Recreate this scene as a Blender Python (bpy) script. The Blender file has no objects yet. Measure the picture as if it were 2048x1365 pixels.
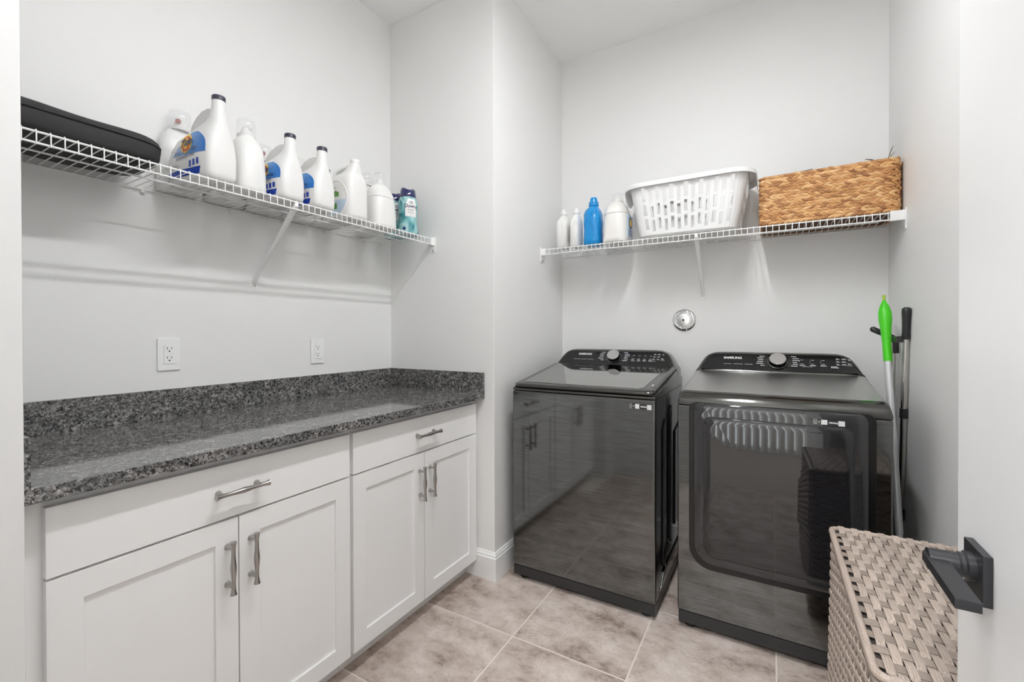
import bpy, bmesh, math, random
from mathutils import Vector, Matrix
random.seed(7)
S = bpy.context.scene
COL = S.collection
PI = math.pi

# ------------------------------------------------------------------ camera
F_PX, SHIFT_PX = 887.85, 12.11
YAW, PITCH, ROLL = 0.5282, -0.0062, -0.0025
cam_d = bpy.data.cameras.new('camera')
cam = bpy.data.objects.new('camera', cam_d)
COL.objects.link(cam)
cam_d.sensor_width = 36.0
cam_d.lens = F_PX * 36.0 / 2048.0
cam_d.shift_y = -SHIFT_PX / 2048.0
cam_d.clip_start = 0.02
_f = Vector((-math.sin(YAW), math.cos(YAW), 0)); _r = Vector((math.cos(YAW), math.sin(YAW), 0)); _u = Vector((0, 0, 1))
_f2 = _f * math.cos(PITCH) + _u * math.sin(PITCH); _u2 = _u * math.cos(PITCH) - _f * math.sin(PITCH)
_r3 = _r * math.cos(ROLL) + _u2 * math.sin(ROLL); _u3 = _u2 * math.cos(ROLL) - _r * math.sin(ROLL)
m = Matrix.Identity(4)
for i in range(3):
    m[i][0] = _r3[i]; m[i][1] = _u3[i]; m[i][2] = -_f2[i]
m[0][3], m[1][3], m[2][3] = 1.8606, -1.8281, 1.2134
cam.matrix_world = m
S.camera = cam

# ------------------------------------------------------------------ world, lights, exposure
W = bpy.data.worlds.new('daylight'); S.world = W; W.use_nodes = True
W.node_tree.nodes['Background'].inputs[0].default_value = (0.85, 0.92, 1.0, 1)
W.node_tree.nodes['Background'].inputs[1].default_value = 1.0
LAMP_POS = (1.58, -0.86, 2.945)
LAMP_LEN = 1.15
LAMP_STRENGTH = 93.0
HALL_FILL_STRENGTH = 95.0  # strength of the added fill light in the hall
wl = bpy.data.lights.new('patio_daylight', 'AREA'); wl.shape = 'RECTANGLE'; wl.size = 2.2; wl.size_y = 2.0
wl.energy = 60.0; wl.color = (0.93, 0.97, 1.0)
wo = bpy.data.objects.new('patio_daylight', wl); COL.objects.link(wo)
wo.location = (1.7, -3.98, 1.10); wo.rotation_euler = (PI / 2, 0, 0)      # daylight coming in through the hall window
S.view_settings.view_transform = 'Standard'
S.view_settings.look = 'None'
S.view_settings.gamma = 1.0
S.view_settings.use_curve_mapping = False
S.view_settings.exposure = 0.32
S.cycles.diffuse_bounces = 8
S.cycles.max_bounces = 14
S.cycles.transparent_max_bounces = 16

# ------------------------------------------------------------------ room numbers (metres)
XR, YB, XW, ZC = 0.693, 0.8214, 2.329, 2.946     # stub wall face, back wall, right wall, ceiling
HC, D, TC, TS, SP = 0.914, 0.637, 0.030, 0.016, 0.100
YN = -1.580                                      # near end of the counter alcove
YF = -1.790                                      # wall with the doorway
SAZ, SAX = 1.7055, 0.315                         # left shelf
SBZ, SBY = 1.6953, YB - 0.3044                   # back shelf

# ================================================================== materials
def new_mat(name):
    mt = bpy.data.materials.new(name); mt.use_nodes = True
    nt = mt.node_tree
    return mt, nt, nt.nodes['Principled BSDF']
def srgb(r, g, b):
    f = lambda c: c / 12.92 if c <= 0.04045 else ((c + 0.055) / 1.055) ** 2.4
    return (f(r / 255), f(g / 255), f(b / 255), 1)
def simple(name, col, rough=0.5, metal=0.0, spec=0.5, coat=0.0, bump=0.0, bscale=200.0, ior=1.5, sub=0.0, emit=0.0):
    mt, nt, b = new_mat(name)
    b.inputs['Base Color'].default_value = col if len(col) == 4 else (*col, 1)
    b.inputs['Roughness'].default_value = rough
    b.inputs['Metallic'].default_value = metal
    b.inputs['Specular IOR Level'].default_value = spec
    b.inputs['IOR'].default_value = ior
    b.inputs['Coat Weight'].default_value = coat
    b.inputs['Coat Roughness'].default_value = 0.03
    tc = nt.nodes.new('ShaderNodeTexCoord')
    nz = nt.nodes.new('ShaderNodeTexNoise'); nz.inputs['Scale'].default_value = bscale; nz.inputs['Detail'].default_value = 3
    nt.links.new(tc.outputs['Object'], nz.inputs['Vector'])
    if bump > 0:
        bp = nt.nodes.new('ShaderNodeBump'); bp.inputs['Strength'].default_value = bump; bp.inputs['Distance'].default_value = 0.002
        nt.links.new(nz.outputs['Fac'], bp.inputs['Height']); nt.links.new(bp.outputs['Normal'], b.inputs['Normal'])
    if sub > 0:
        b.inputs['Subsurface Weight'].default_value = sub
        b.inputs['Subsurface Radius'].default_value = (0.02, 0.02, 0.02)
    if emit > 0:
        b.inputs['Emission Color'].default_value = (0.975, 0.988, 1.0, 1); b.inputs['Emission Strength'].default_value = emit
    return mt
def ramp(nt, stops, interp='LINEAR'):
    r = nt.nodes.new('ShaderNodeValToRGB'); r.color_ramp.interpolation = interp
    while len(r.color_ramp.elements) < len(stops): r.color_ramp.elements.new(0.5)
    for e, (p, c) in zip(r.color_ramp.elements, stops):
        e.position = p; e.color = c if len(c) == 4 else (*c, 1)
    return r
def mapping(nt, scale, out='Object', tc=None):
    tc = tc or nt.nodes.new('ShaderNodeTexCoord')
    mp = nt.nodes.new('ShaderNodeMapping'); mp.inputs['Scale'].default_value = scale
    nt.links.new(tc.outputs[out], mp.inputs['Vector'])
    return mp
def noise(nt, vec, scale, detail=4, rough=0.55, dist=0.0):
    n = nt.nodes.new('ShaderNodeTexNoise'); n.inputs['Scale'].default_value = scale; n.inputs['Detail'].default_value = detail
    n.inputs['Roughness'].default_value = rough; n.inputs['Distortion'].default_value = dist
    nt.links.new(vec, n.inputs['Vector'])
    return n
def mixc(nt, a, b, fac, mode='MIX'):
    x = nt.nodes.new('ShaderNodeMix'); x.data_type = 'RGBA'; x.blend_type = mode
    for s, v in ((6, a), (7, b)):
        if hasattr(v, 'links'): nt.links.new(v, x.inputs[s])
        else: x.inputs[s].default_value = v if len(v) == 4 else (*v, 1)
    if hasattr(fac, 'links'): nt.links.new(fac, x.inputs[0])
    else: x.inputs[0].default_value = fac
    return x.outputs[2]
def bumpto(nt, b, h, strength, dist=0.002):
    bp = nt.nodes.new('ShaderNodeBump'); bp.inputs['Strength'].default_value = strength; bp.inputs['Distance'].default_value = dist
    nt.links.new(h, bp.inputs['Height']); nt.links.new(bp.outputs['Normal'], b.inputs['Normal'])

M = {}
M['wall'] = simple('wall_paint', (0.775, 0.772, 0.764), 0.55, bump=0.05, bscale=260)
M['ceiling'] = simple('ceiling_paint', (0.87, 0.87, 0.865), 0.7, bump=0.05, bscale=160)
M['trim'] = simple('trim_paint', (0.83, 0.83, 0.825), 0.3)
M['door'] = simple('door_paint', (0.84, 0.84, 0.84), 0.35, bump=0.04, bscale=60)
M['cabinet'] = simple('cabinet_paint', (0.84, 0.838, 0.834), 0.33)
M['wire'] = simple('white_coated_wire', (0.80, 0.80, 0.795), 0.35)
M['nickel'] = simple('brushed_nickel', (0.42, 0.40, 0.38), 0.28, 1.0)
M['chrome'] = simple('chrome', (0.80, 0.80, 0.80), 0.08, 1.0)
M['knob_metal'] = simple('turned_knob_metal', (0.62, 0.61, 0.60), 0.24, 1.0)
M['recess'] = simple('door_recess_black', (0.004, 0.004, 0.004), 0.28)
M['steel'] = simple('steel_tube', (0.62, 0.60, 0.57), 0.2, 1.0)
M['black_plastic'] = simple('black_plastic', (0.018, 0.018, 0.02), 0.4)
M['black_gloss'] = simple('black_gloss_paint', (0.006, 0.006, 0.007), 0.06)
M['kick'] = simple('charcoal_plastic', (0.022, 0.021, 0.023), 0.42, bump=0.05, bscale=400)
M['panel'] = simple('control_glass', (0.010, 0.010, 0.011), 0.12)
M['dark_glass'] = simple('dark_tinted_glass', (0.022, 0.022, 0.024), 0.035, ior=1.6, coat=0.3)
M['window_glass'] = simple('dark_window_glass', (0.010, 0.010, 0.012), 0.03, ior=1.62, coat=0.3)
M['lid_glass'] = simple('smoked_lid_glass', (0.40, 0.40, 0.39), 0.05, 1.0)
M['print'] = simple('white_print', (0.70, 0.70, 0.70), 0.5)
M['dim_print'] = simple('grey_print', (0.28, 0.28, 0.28), 0.5)
M['sticker'] = simple('white_sticker', (0.74, 0.74, 0.74), 0.45)
M['matte_black'] = simple('matte_black_metal', (0.030, 0.030, 0.034), 0.36, 0.35)
M['hdpe'] = simple('white_bottle_plastic', (0.765, 0.762, 0.752), 0.36, sub=0.1)
M['hdpe_warm'] = simple('cream_bottle_plastic', (0.765, 0.75, 0.72), 0.34, sub=0.1)
M['plastic'] = simple('white_basket_plastic', (0.77, 0.77, 0.77), 0.32, sub=0.05)
M['blue_plastic'] = simple('blue_bottle_plastic', srgb(0, 136, 206), 0.24, coat=0.3)
M['cap_dark'] = simple('dark_navy_cap', srgb(52, 50, 66), 0.4)
M['cap_blue'] = simple('navy_gloss_cap', srgb(20, 28, 84), 0.16, coat=0.5)
M['red'] = simple('dull_red_sticker', srgb(168, 98, 92), 0.45)
M['green'] = simple('lime_grip', srgb(72, 205, 26), 0.38)
M['lime'] = simple('lime_loop', srgb(160, 190, 60), 0.45)
M['pole'] = simple('silver_painted_pole', (0.62, 0.62, 0.63), 0.3, 0.3)
M['fabric'] = None
M['label_white'] = simple('label_paper', (0.80, 0.79, 0.77), 0.35)
M['label_blue'] = None
M['royal'] = simple('label_royal_blue', srgb(20, 64, 172), 0.3)
M['yellow'] = simple('label_yellow', srgb(250, 205, 20), 0.3)
M['orange'] = simple('label_orange', srgb(222, 84, 24), 0.3)
M['navy'] = simple('label_navy', srgb(34, 38, 92), 0.3)
M['lgreen'] = simple('label_green', srgb(86, 146, 50), 0.3)
M['lpale'] = simple('label_pale_blue', srgb(196, 214, 232), 0.3)
M['slot'] = simple('socket_slot', (0.02, 0.02, 0.02), 0.6)
M['paper'] = simple('paper', (0.75, 0.75, 0.73), 0.6)
M['dark_paper'] = simple('dark_folder', (0.09, 0.085, 0.10), 0.5)
M['twig'] = simple('dry_twig', (0.16, 0.11, 0.07), 0.7)
M['hallfloor'] = simple('hall_floor', (0.42, 0.36, 0.31), 0.35)

def mk_fabric():
    mt, nt, b = new_mat('black_neoprene')
    mp = mapping(nt, (1, 1, 1)); n = noise(nt, mp.outputs[0], 900, 2)
    r = ramp(nt, [(0.3, (0.012, 0.012, 0.013)), (0.7, (0.028, 0.028, 0.029))]); nt.links.new(n.outputs['Fac'], r.inputs[0])
    nt.links.new(r.outputs[0], b.inputs['Base Color']); b.inputs['Roughness'].default_value = 0.75
    b.inputs['Sheen Weight'].default_value = 0.02
    bumpto(nt, b, n.outputs['Fac'], 0.25, 0.001)
    return mt
M['fabric'] = mk_fabric()
def mk_label_blue():
    mt, nt, b = new_mat('label_water_blue')
    mp = mapping(nt, (1, 1, 1))
    v = nt.nodes.new('ShaderNodeTexVoronoi'); v.inputs['Scale'].default_value = 120; nt.links.new(mp.outputs[0], v.inputs['Vector'])
    sx = nt.nodes.new('ShaderNodeSeparateXYZ'); nt.links.new(mp.outputs[0], sx.inputs[0])
    n = noise(nt, mp.outputs[0], 30, 3)
    g = ramp(nt, [(0.0, srgb(150, 176, 216)), (0.45, srgb(84, 146, 210)), (1.0, srgb(8, 104, 190))])
    ma = nt.nodes.new('ShaderNodeMath'); ma.operation = 'MULTIPLY_ADD'; ma.inputs[1].default_value = 7.0; ma.inputs[2].default_value = 0.3
    nt.links.new(sx.outputs['X'], ma.inputs[0]); nt.links.new(ma.outputs[0], g.inputs[0])
    r = ramp(nt, [(0.0, (1, 1, 1)), (0.12, (0, 0, 0))]); nt.links.new(v.outputs['Distance'], r.inputs[0])
    nt.links.new(mixc(nt, g.outputs[0], srgb(120, 190, 232), r.outputs[0]), b.inputs['Base Color'])
    b.inputs['Roughness'].default_value = 0.25
    return mt
M['label_blue'] = mk_label_blue()
def mk_teal():
    mt, nt, b = new_mat('teal_sleeve')
    mp = mapping(nt, (9, 9, 7)); n = noise(nt, mp.outputs[0], 1.5, 1, 0.4, 1.2)
    r = ramp(nt, [(0.30, srgb(34, 112, 122)), (0.42, srgb(112, 172, 176)), (0.55, srgb(166, 202, 202)), (0.70, srgb(58, 138, 146))])
    nt.links.new(n.outputs['Fac'], r.inputs[0]); nt.links.new(r.outputs[0], b.inputs['Base Color'])
    b.inputs['Roughness'].default_value = 0.22
    return mt
M['teal'] = mk_teal()
def mk_granite():
    mt, nt, b = new_mat('speckled_granite')
    mp = mapping(nt, (1, 1, 1))
    d = noise(nt, mp.outputs[0], 120, 4, 0.65)
    add = nt.nodes.new('ShaderNodeMix'); add.data_type = 'VECTOR'; add.inputs[0].default_value = 0.016
    nt.links.new(mp.outputs[0], add.inputs[4]); nt.links.new(d.outputs['Color'], add.inputs[5])
    v = nt.nodes.new('ShaderNodeTexVoronoi'); v.inputs['Scale'].default_value = 215; nt.links.new(add.outputs[1], v.inputs['Vector'])
    v2 = nt.nodes.new('ShaderNodeTexVoronoi'); v2.inputs['Scale'].default_value = 95; nt.links.new(add.outputs[1], v2.inputs['Vector'])
    s1 = nt.nodes.new('ShaderNodeSeparateColor'); nt.links.new(v.outputs['Color'], s1.inputs[0])
    s2 = nt.nodes.new('ShaderNodeSeparateColor'); nt.links.new(v2.outputs['Color'], s2.inputs[0])
    r1 = ramp(nt, [(0.0, (0.008, 0.008, 0.009)), (0.30, (0.022, 0.022, 0.024)), (0.50, (0.10, 0.10, 0.10)), (0.72, (0.25, 0.248, 0.244)), (0.92, (0.42, 0.415, 0.405)), (1.0, (0.58, 0.57, 0.56))])
    r2 = ramp(nt, [(0.0, (0.012, 0.012, 0.013)), (0.35, (0.040, 0.040, 0.041)), (0.60, (0.16, 0.157, 0.155)), (0.82, (0.24, 0.225, 0.222)), (1.0, (0.33, 0.325, 0.32))])
    nt.links.new(s1.outputs[0], r1.inputs[0]); nt.links.new(s2.outputs[1], r2.inputs[0])
    c = mixc(nt, r1.outputs[0], r2.outputs[0], 0.5)
    ed = ramp(nt, [(0.0, (1, 1, 1)), (0.22, (0, 0, 0))]); nz = noise(nt, mp.outputs[0], 26, 3)
    big = ramp(nt, [(0.42, (0.75, 0.75, 0.75)), (0.62, (1.25, 1.22, 1.2))]); nt.links.new(nz.outputs['Fac'], big.inputs[0])
    c = mixc(nt, c, big.outputs[0], 1.0, 'MULTIPLY')
    vn = noise(nt, mp.outputs[0], 95, 3, 0.6, 1.6)
    vr = ramp(nt, [(0.44, (0, 0, 0)), (0.495, (1, 1, 1)), (0.505, (1, 1, 1)), (0.56, (0, 0, 0))]); nt.links.new(vn.outputs['Fac'], vr.inputs[0])
    vm = nt.nodes.new('ShaderNodeMath'); vm.operation = 'MULTIPLY'; vm.inputs[1].default_value = 0.42; nt.links.new(vr.outputs[0], vm.inputs[0])
    c = mixc(nt, c, (0.36, 0.355, 0.345), vm.outputs[0])
    dk = noise(nt, mp.outputs[0], 150, 3, 0.6, 0.8)
    dr_ = ramp(nt, [(0.40, (1, 1, 1)), (0.47, (0, 0, 0))]); nt.links.new(dk.outputs['Fac'], dr_.inputs[0])
    c = mixc(nt, c, (0.012, 0.012, 0.013), dr_.outputs[0])
    nt.links.new(c, b.inputs['Base Color'])
    b.inputs['Roughness'].default_value = 0.07; b.inputs['IOR'].default_value = 1.55
    return mt
M['granite'] = mk_granite()
def mk_tile():
    mt, nt, b = new_mat('taupe_stone_tile')
    tc = nt.nodes.new('ShaderNodeTexCoord'); oi = nt.nodes.new('ShaderNodeObjectInfo')
    sc = nt.nodes.new('ShaderNodeVectorMath'); sc.operation = 'SCALE'; sc.inputs[0].default_value = (37.0, 53.0, 11.0); nt.links.new(oi.outputs['Random'], sc.inputs['Scale'])
    ad = nt.nodes.new('ShaderNodeVectorMath'); ad.operation = 'ADD'; nt.links.new(tc.outputs['Object'], ad.inputs[0]); nt.links.new(sc.outputs[0], ad.inputs[1])
    st = nt.nodes.new('ShaderNodeMapping'); st.inputs['Scale'].default_value = (1.0, 1.35, 1.0); nt.links.new(ad.outputs[0], st.inputs['Vector'])
    n1 = noise(nt, st.outputs[0], 5.5, 12, 0.74, 0.12)
    n2 = noise(nt, st.outputs[0], 75, 6, 0.75, 0.1)
    n3 = noise(nt, st.outputs[0], 3.0, 3, 0.5, 0.4)
    r1 = ramp(nt, [(0.34, srgb(124, 108, 98)), (0.43, srgb(172, 157, 147)), (0.52, srgb(194, 181, 172)), (0.64, srgb(212, 201, 193))])
    nt.links.new(n1.outputs['Fac'], r1.inputs[0])
    r2 = ramp(nt, [(0.34, (0.48, 0.44, 0.42)), (0.43, (0.96, 0.955, 0.95)), (0.66, (1.0, 1.0, 1.0)), (0.74, (1.12, 1.12, 1.12))]); nt.links.new(n2.outputs['Fac'], r2.inputs[0])
    r3 = ramp(nt, [(0.40, (0.15, 0.15, 0.15)), (0.62, (1.0, 1.0, 1.0))]); nt.links.new(n3.outputs['Fac'], r3.inputs[0])
    c = mixc(nt, r1.outputs[0], mixc(nt, r1.outputs[0], r2.outputs[0], 1.0, 'MULTIPLY'), r3.outputs[0])
    nt.links.new(c, b.inputs['Base Color']); b.inputs['Roughness'].default_value = 0.42
    bumpto(nt, b, n2.outputs['Fac'], 0.12, 0.002)
    return mt
M['tile'] = mk_tile()
M['grout'] = simple('grout', srgb(220, 210, 202), 0.85, bump=0.2, bscale=500)
def mk_brushed(name, base, rough, sx, sz, amt):
    mt, nt, b = new_mat(name)
    mp = mapping(nt, (sx, sx, sz)); n = noise(nt, mp.outputs[0], 1.0, 5, 0.65)
    lo = tuple(c * (1 - amt) for c in base); hi = tuple(c * (1 + amt) for c in base)
    r = ramp(nt, [(0.30, lo), (0.70, hi)]); nt.links.new(n.outputs['Fac'], r.inputs[0])
    nt.links.new(r.outputs[0], b.inputs['Base Color']); b.inputs['Metallic'].default_value = 1.0
    b.inputs['Roughness'].default_value = rough
    bumpto(nt, b, n.outputs['Fac'], 0.012, 0.0003)
    return mt
M['brushed'] = mk_brushed('brushed_black_steel', (0.182, 0.188, 0.188), 0.07, 6, 300, 0.30)
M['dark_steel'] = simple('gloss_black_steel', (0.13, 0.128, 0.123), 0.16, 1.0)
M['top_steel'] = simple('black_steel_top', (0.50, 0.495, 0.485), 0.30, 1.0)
def mk_clear():
    mt, nt, b = new_mat('clear_cap_plastic')
    tr = nt.nodes.new('ShaderNodeBsdfTransparent'); tr.inputs[0].default_value = (0.99, 0.99, 0.995, 1)
    gl = nt.nodes.new('ShaderNodeBsdfGlossy'); gl.inputs['Roughness'].default_value = 0.08
    df = nt.nodes.new('ShaderNodeBsdfDiffuse'); df.inputs[0].default_value = (0.85, 0.85, 0.86, 1)
    m1 = nt.nodes.new('ShaderNodeMixShader'); m1.inputs[0].default_value = 0.13
    nt.links.new(tr.outputs[0], m1.inputs[1]); nt.links.new(df.outputs[0], m1.inputs[2])
    m2 = nt.nodes.new('ShaderNodeMixShader'); m2.inputs[0].default_value = 0.05
    nt.links.new(m1.outputs[0], m2.inputs[1]); nt.links.new(gl.outputs[0], m2.inputs[2])
    nt.links.new(m2.outputs[0], nt.nodes['Material Output'].inputs[0])
    return mt
M['clear'] = mk_clear()
def mk_seagrass():
    mt, nt, b = new_mat('seagrass_braid')
    at = nt.nodes.new('ShaderNodeAttribute'); at.attribute_name = 'tone'
    mp = mapping(nt, (30, 300, 300)); n = noise(nt, mp.outputs[0], 1.0, 4, 0.6)
    r = ramp(nt, [(0.0, srgb(150, 100, 58)), (0.4, srgb(192, 140, 88)), (0.75, srgb(212, 164, 110)), (1.0, srgb(222, 182, 132))]); nt.links.new(at.outputs['Fac'], r.inputs[0])
    r2 = ramp(nt, [(0.3, (0.72, 0.69, 0.66)), (0.6, (1.05, 1.04, 1.02))]); nt.links.new(n.outputs['Fac'], r2.inputs[0])
    nt.links.new(mixc(nt, r.outputs[0], r2.outputs[0], 0.8, 'MULTIPLY'), b.inputs['Base Color'])
    b.inputs['Roughness'].default_value = 0.5; bumpto(nt, b, n.outputs['Fac'], 0.25, 0.001)
    return mt
M['seagrass'] = mk_seagrass()
def mk_wicker(name, axis, dk=1.0):
    mt, nt, b = new_mat(name)
    sc = {'x': (12, 700, 700), 'y': (700, 12, 700), 'z': (700, 700, 12)}[axis]
    mp = mapping(nt, sc); n = noise(nt, mp.outputs[0], 1.0, 4, 0.6)
    oi = nt.nodes.new('ShaderNodeObjectInfo')
    r = ramp(nt, [(0.25, srgb(126, 113, 104)), (0.5, srgb(168, 153, 142)), (0.75, srgb(196, 182, 170))]); nt.links.new(n.outputs['Fac'], r.inputs[0])
    rr = ramp(nt, [(0.0, (0.84 * dk,) * 3), (1.0, (1.08 * dk,) * 3)]); nt.links.new(oi.outputs['Random'], rr.inputs[0])
    nt.links.new(mixc(nt, r.outputs[0], rr.outputs[0], 1.0, 'MULTIPLY'), b.inputs['Base Color'])
    b.inputs['Roughness'].default_value = 0.5; bumpto(nt, b, n.outputs['Fac'], 0.3, 0.0008)
    return mt
M['wicker_x'] = mk_wicker('wicker_strip_across', 'x', 0.72); M['wicker_y'] = mk_wicker('wicker_strip_along', 'y'); M['wicker_z'] = mk_wicker('wicker_side_strip', 'y')

# ================================================================== mesh helpers
class MB:
    def __init__(s): s.v = []; s.f = []
    def add(s, vs, fs):
        o = len(s.v); s.v += [tuple(v) for v in vs]; s.f += [tuple(i + o for i in f) for f in fs]; return s
    def box(s, x0, x1, y0, y1, z0, z1):
        return s.add([(x0, y0, z0), (x1, y0, z0), (x1, y1, z0), (x0, y1, z0), (x0, y0, z1), (x1, y0, z1), (x1, y1, z1), (x0, y1, z1)],
                     [(0, 3, 2, 1), (4, 5, 6, 7), (0, 1, 5, 4), (1, 2, 6, 5), (2, 3, 7, 6), (3, 0, 4, 7)])
    def rings(s, rings, cap0=True, cap1=True, close=True):
        n = len(rings[0]); vs = [p for r in rings for p in r]; fs = []
        for k in range(len(rings) - 1):
            for i in range(n if close else n - 1):
                j = (i + 1) % n
                fs.append((k * n + i, k * n + j, (k + 1) * n + j, (k + 1) * n + i))
        if cap0: fs.append(tuple(reversed(range(n))))
        if cap1: fs.append(tuple(range((len(rings) - 1) * n, len(rings) * n)))
        return s.add(vs, fs)
    def tube(s, pts, r, seg=8, cap=True):
        pts = [Vector(p) for p in pts]; rs = r if isinstance(r, (list, tuple)) else [r] * len(pts)
        rings = []; up = None
        for i, p in enumerate(pts):
            t = (pts[min(i + 1, len(pts) - 1)] - pts[max(i - 1, 0)]).normalized()
            if up is None:
                up = Vector((0, 0, 1)) if abs(t.z) < 0.9 else Vector((1, 0, 0))
            a = t.cross(up)
            if a.length < 1e-6: a = t.cross(Vector((0, 1, 0)))
            a.normalize(); b = a.cross(t).normalized(); up = b
            rings.append([p + a * rs[i] * math.cos(2 * PI * k / seg) + b * rs[i] * math.sin(2 * PI * k / seg) for k in range(seg)])
        return s.rings(rings, cap, cap)
    def lathe(s, prof, axis='z', c=(0, 0, 0), seg=28):
        rings = []
        for r, h in prof:
            ring = []
            for k in range(seg):
                a = 2 * PI * k / seg; u, v = r * math.cos(a), r * math.sin(a)
                p = {'z': (u, v, h), 'x': (h, u, v), 'y': (v, h, u)}[axis]
                ring.append((p[0] + c[0], p[1] + c[1], p[2] + c[2]))
            rings.append(ring)
        return s.rings(rings)
    def loft(s, secs, seg=40, cap=True):
        rings = []
        for sec in secs:
            z, cx, cy, rx, ry = sec[:5]; n = sec[5] if len(sec) > 5 else 2.0
            ring = []
            for k in range(seg):
                a = 2 * PI * k / seg; c_, s_ = math.cos(a), math.sin(a)
                ring.append((cx + rx * math.copysign(abs(c_) ** (2 / n), c_), cy + ry * math.copysign(abs(s_) ** (2 / n), s_), z))
            rings.append(ring)
        return s.rings(rings, cap, cap)
    def prism(s, poly, lo, hi, axis='x'):
        def P(a, b, h): return {'x': (h, a, b), 'y': (a, h, b), 'z': (a, b, h)}[axis]
        n = len(poly)
        r0 = [P(a, b, lo) for a, b in poly]; r1 = [P(a, b, hi) for a, b in poly]
        return s.rings([r0, r1])
    def ribbon(s, pts, side, w, t):
        side = Vector(side).normalized(); rings = []
        pts = [Vector(p) for p in pts]
        for i, p in enumerate(pts):
            tg = (pts[min(i + 1, len(pts) - 1)] - pts[max(i - 1, 0)]).normalized()
            nn = tg.cross(side).normalized()
            rings.append([p - side * w / 2 - nn * t / 2, p + side * w / 2 - nn * t / 2, p + side * w / 2 + nn * t / 2, p - side * w / 2 + nn * t / 2])
        return s.rings(rings)
    def off(s, d):
        s.v = [(a + d[0], b + d[1], c + d[2]) for a, b, c in s.v]; return s

def mesh_of(name, mb, mat, bevel=0.0, seg=2, smooth=True, angle=35, tone=None):
    me = bpy.data.meshes.new(name)
    me.from_pydata([tuple(v) for v in mb.v], [], mb.f)
    bm = bmesh.new(); bm.from_mesh(me)
    bmesh.ops.recalc_face_normals(bm, faces=bm.faces)
    if bevel > 0:
        es = [e for e in bm.edges if len(e.link_faces) == 2 and e.calc_face_angle(0) > math.radians(28)]
        bmesh.ops.bevel(bm, geom=es, offset=bevel, segments=seg, affect='EDGES', profile=0.5, clamp_overlap=True)
    bm.to_mesh(me); bm.free()
    if smooth:
        me.polygons.foreach_set('use_smooth', [True] * len(me.polygons))
        me.set_sharp_from_angle(angle=math.radians(angle))
    me.materials.append(mat)
    if tone is not None:
        at = me.attributes.new('tone', 'FLOAT', 'POINT')
        if len(tone) == len(me.vertices): at.data.foreach_set('value', tone)
    return me
LOC = {}
def link(o, parent=None):
    COL.objects.link(o)
    if parent is not None: o.parent = parent
    return o
def obj(name, mb, mat, parent=None, bevel=0.0, seg=2, world=False, kind=None, label=None, angle=35, smooth=True, tone=None):
    """one mesh object; world=True: the builder used room coordinates and the parent stands at LOC[parent]"""
    if world and parent is not None and parent.name in LOC:
        L = LOC[parent.name]; mb.off((-L[0], -L[1], -L[2]))
    o = bpy.data.objects.new(name, mesh_of(name, mb, mat, bevel, seg, smooth, angle, tone))
    link(o, parent)
    if bevel > 0:
        wn = o.modifiers.new('normals', 'WEIGHTED_NORMAL'); wn.keep_sharp = True; wn.weight = 100
    if kind: o['kind'] = kind
    if label: o['label'] = label
    return o
def thing(name, label, cat, loc=(0, 0, 0), rotz=0.0, group=None):
    o = bpy.data.objects.new(name, None); o.empty_display_size = 0.05
    link(o); o.location = loc; o.rotation_euler = (0, 0, rotz)
    LOC[o.name] = tuple(loc)
    o['label'] = label; o['category'] = cat
    if group: o['group'] = group
    return o
def tag(o, label, cat, group=None):
    o['label'] = label; o['category'] = cat
    if group: o['group'] = group
    return o
def struct(name, mb, mat, bevel=0.0, label=None):
    o = obj(name, mb, mat, bevel=bevel); o['kind'] = 'structure'
    if label: o['label'] = label
    return o
def copy_tree(o, parent=None, name=None):
    c = o.copy(); COL.objects.link(c); c.parent = parent
    for ch in o.children: copy_tree(ch, c)
    return c
def text_geo(txt, size=1.0, shear=0.0, bold=0.0, align='CENTER', sx=1.0):
    cu = bpy.data.curves.new('lettering', 'FONT'); cu.body = txt; cu.size = size; cu.shear = shear; cu.offset = bold; cu.align_x = align
    cu.resolution_u = 3
    o = bpy.data.objects.new('lettering', cu); COL.objects.link(o)
    dg = bpy.context.evaluated_depsgraph_get(); ev = o.evaluated_get(dg); me = bpy.data.meshes.new_from_object(ev)
    vs = [(v.co.x * sx, v.co.y) for v in me.vertices]; fs = [tuple(p.vertices) for p in me.polygons]
    bpy.data.objects.remove(o); bpy.data.curves.remove(cu); bpy.data.meshes.remove(me)
    return vs, fs
def text_obj(name, txt, fn, mat, parent, size, **kw):
    vs, fs = text_geo(txt, size, **kw); mb = MB(); mb.add([fn(a, b) for a, b in vs], fs)
    me = bpy.data.meshes.new(name); me.from_pydata(mb.v, [], mb.f); me.materials.append(mat)
    o = bpy.data.objects.new(name, me); link(o, parent); return o
def flat_obj(name, polys, fn, mat, parent, kind='stuff'):
    """flat print: polygons in (u,v) laid on a surface by fn"""
    mb = MB()
    for p in polys: mb.add([fn(a, b) for a, b in p], [tuple(range(len(p)))])
    me = bpy.data.meshes.new(name); me.from_pydata(mb.v, [], mb.f); me.materials.append(mat)
    o = bpy.data.objects.new(name, me); link(o, parent)
    if len(polys) > 1: o['kind'] = kind
    return o
def rrect(x0, x1, z0, z1, rt, rb=None, n=8):
    rb = rt if rb is None else rb; pts = []
    for cx, cz, r, a0 in ((x1 - rb, z0 + rb, rb, -PI / 2), (x1 - rt, z1 - rt, rt, 0), (x0 + rt, z1 - rt, rt, PI / 2), (x0 + rb, z0 + rb, rb, PI)):
        for k in range(n + 1):
            a = a0 + PI / 2 * k / n; pts.append((cx + r * math.cos(a), cz + r * math.sin(a)))
    return pts
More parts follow.
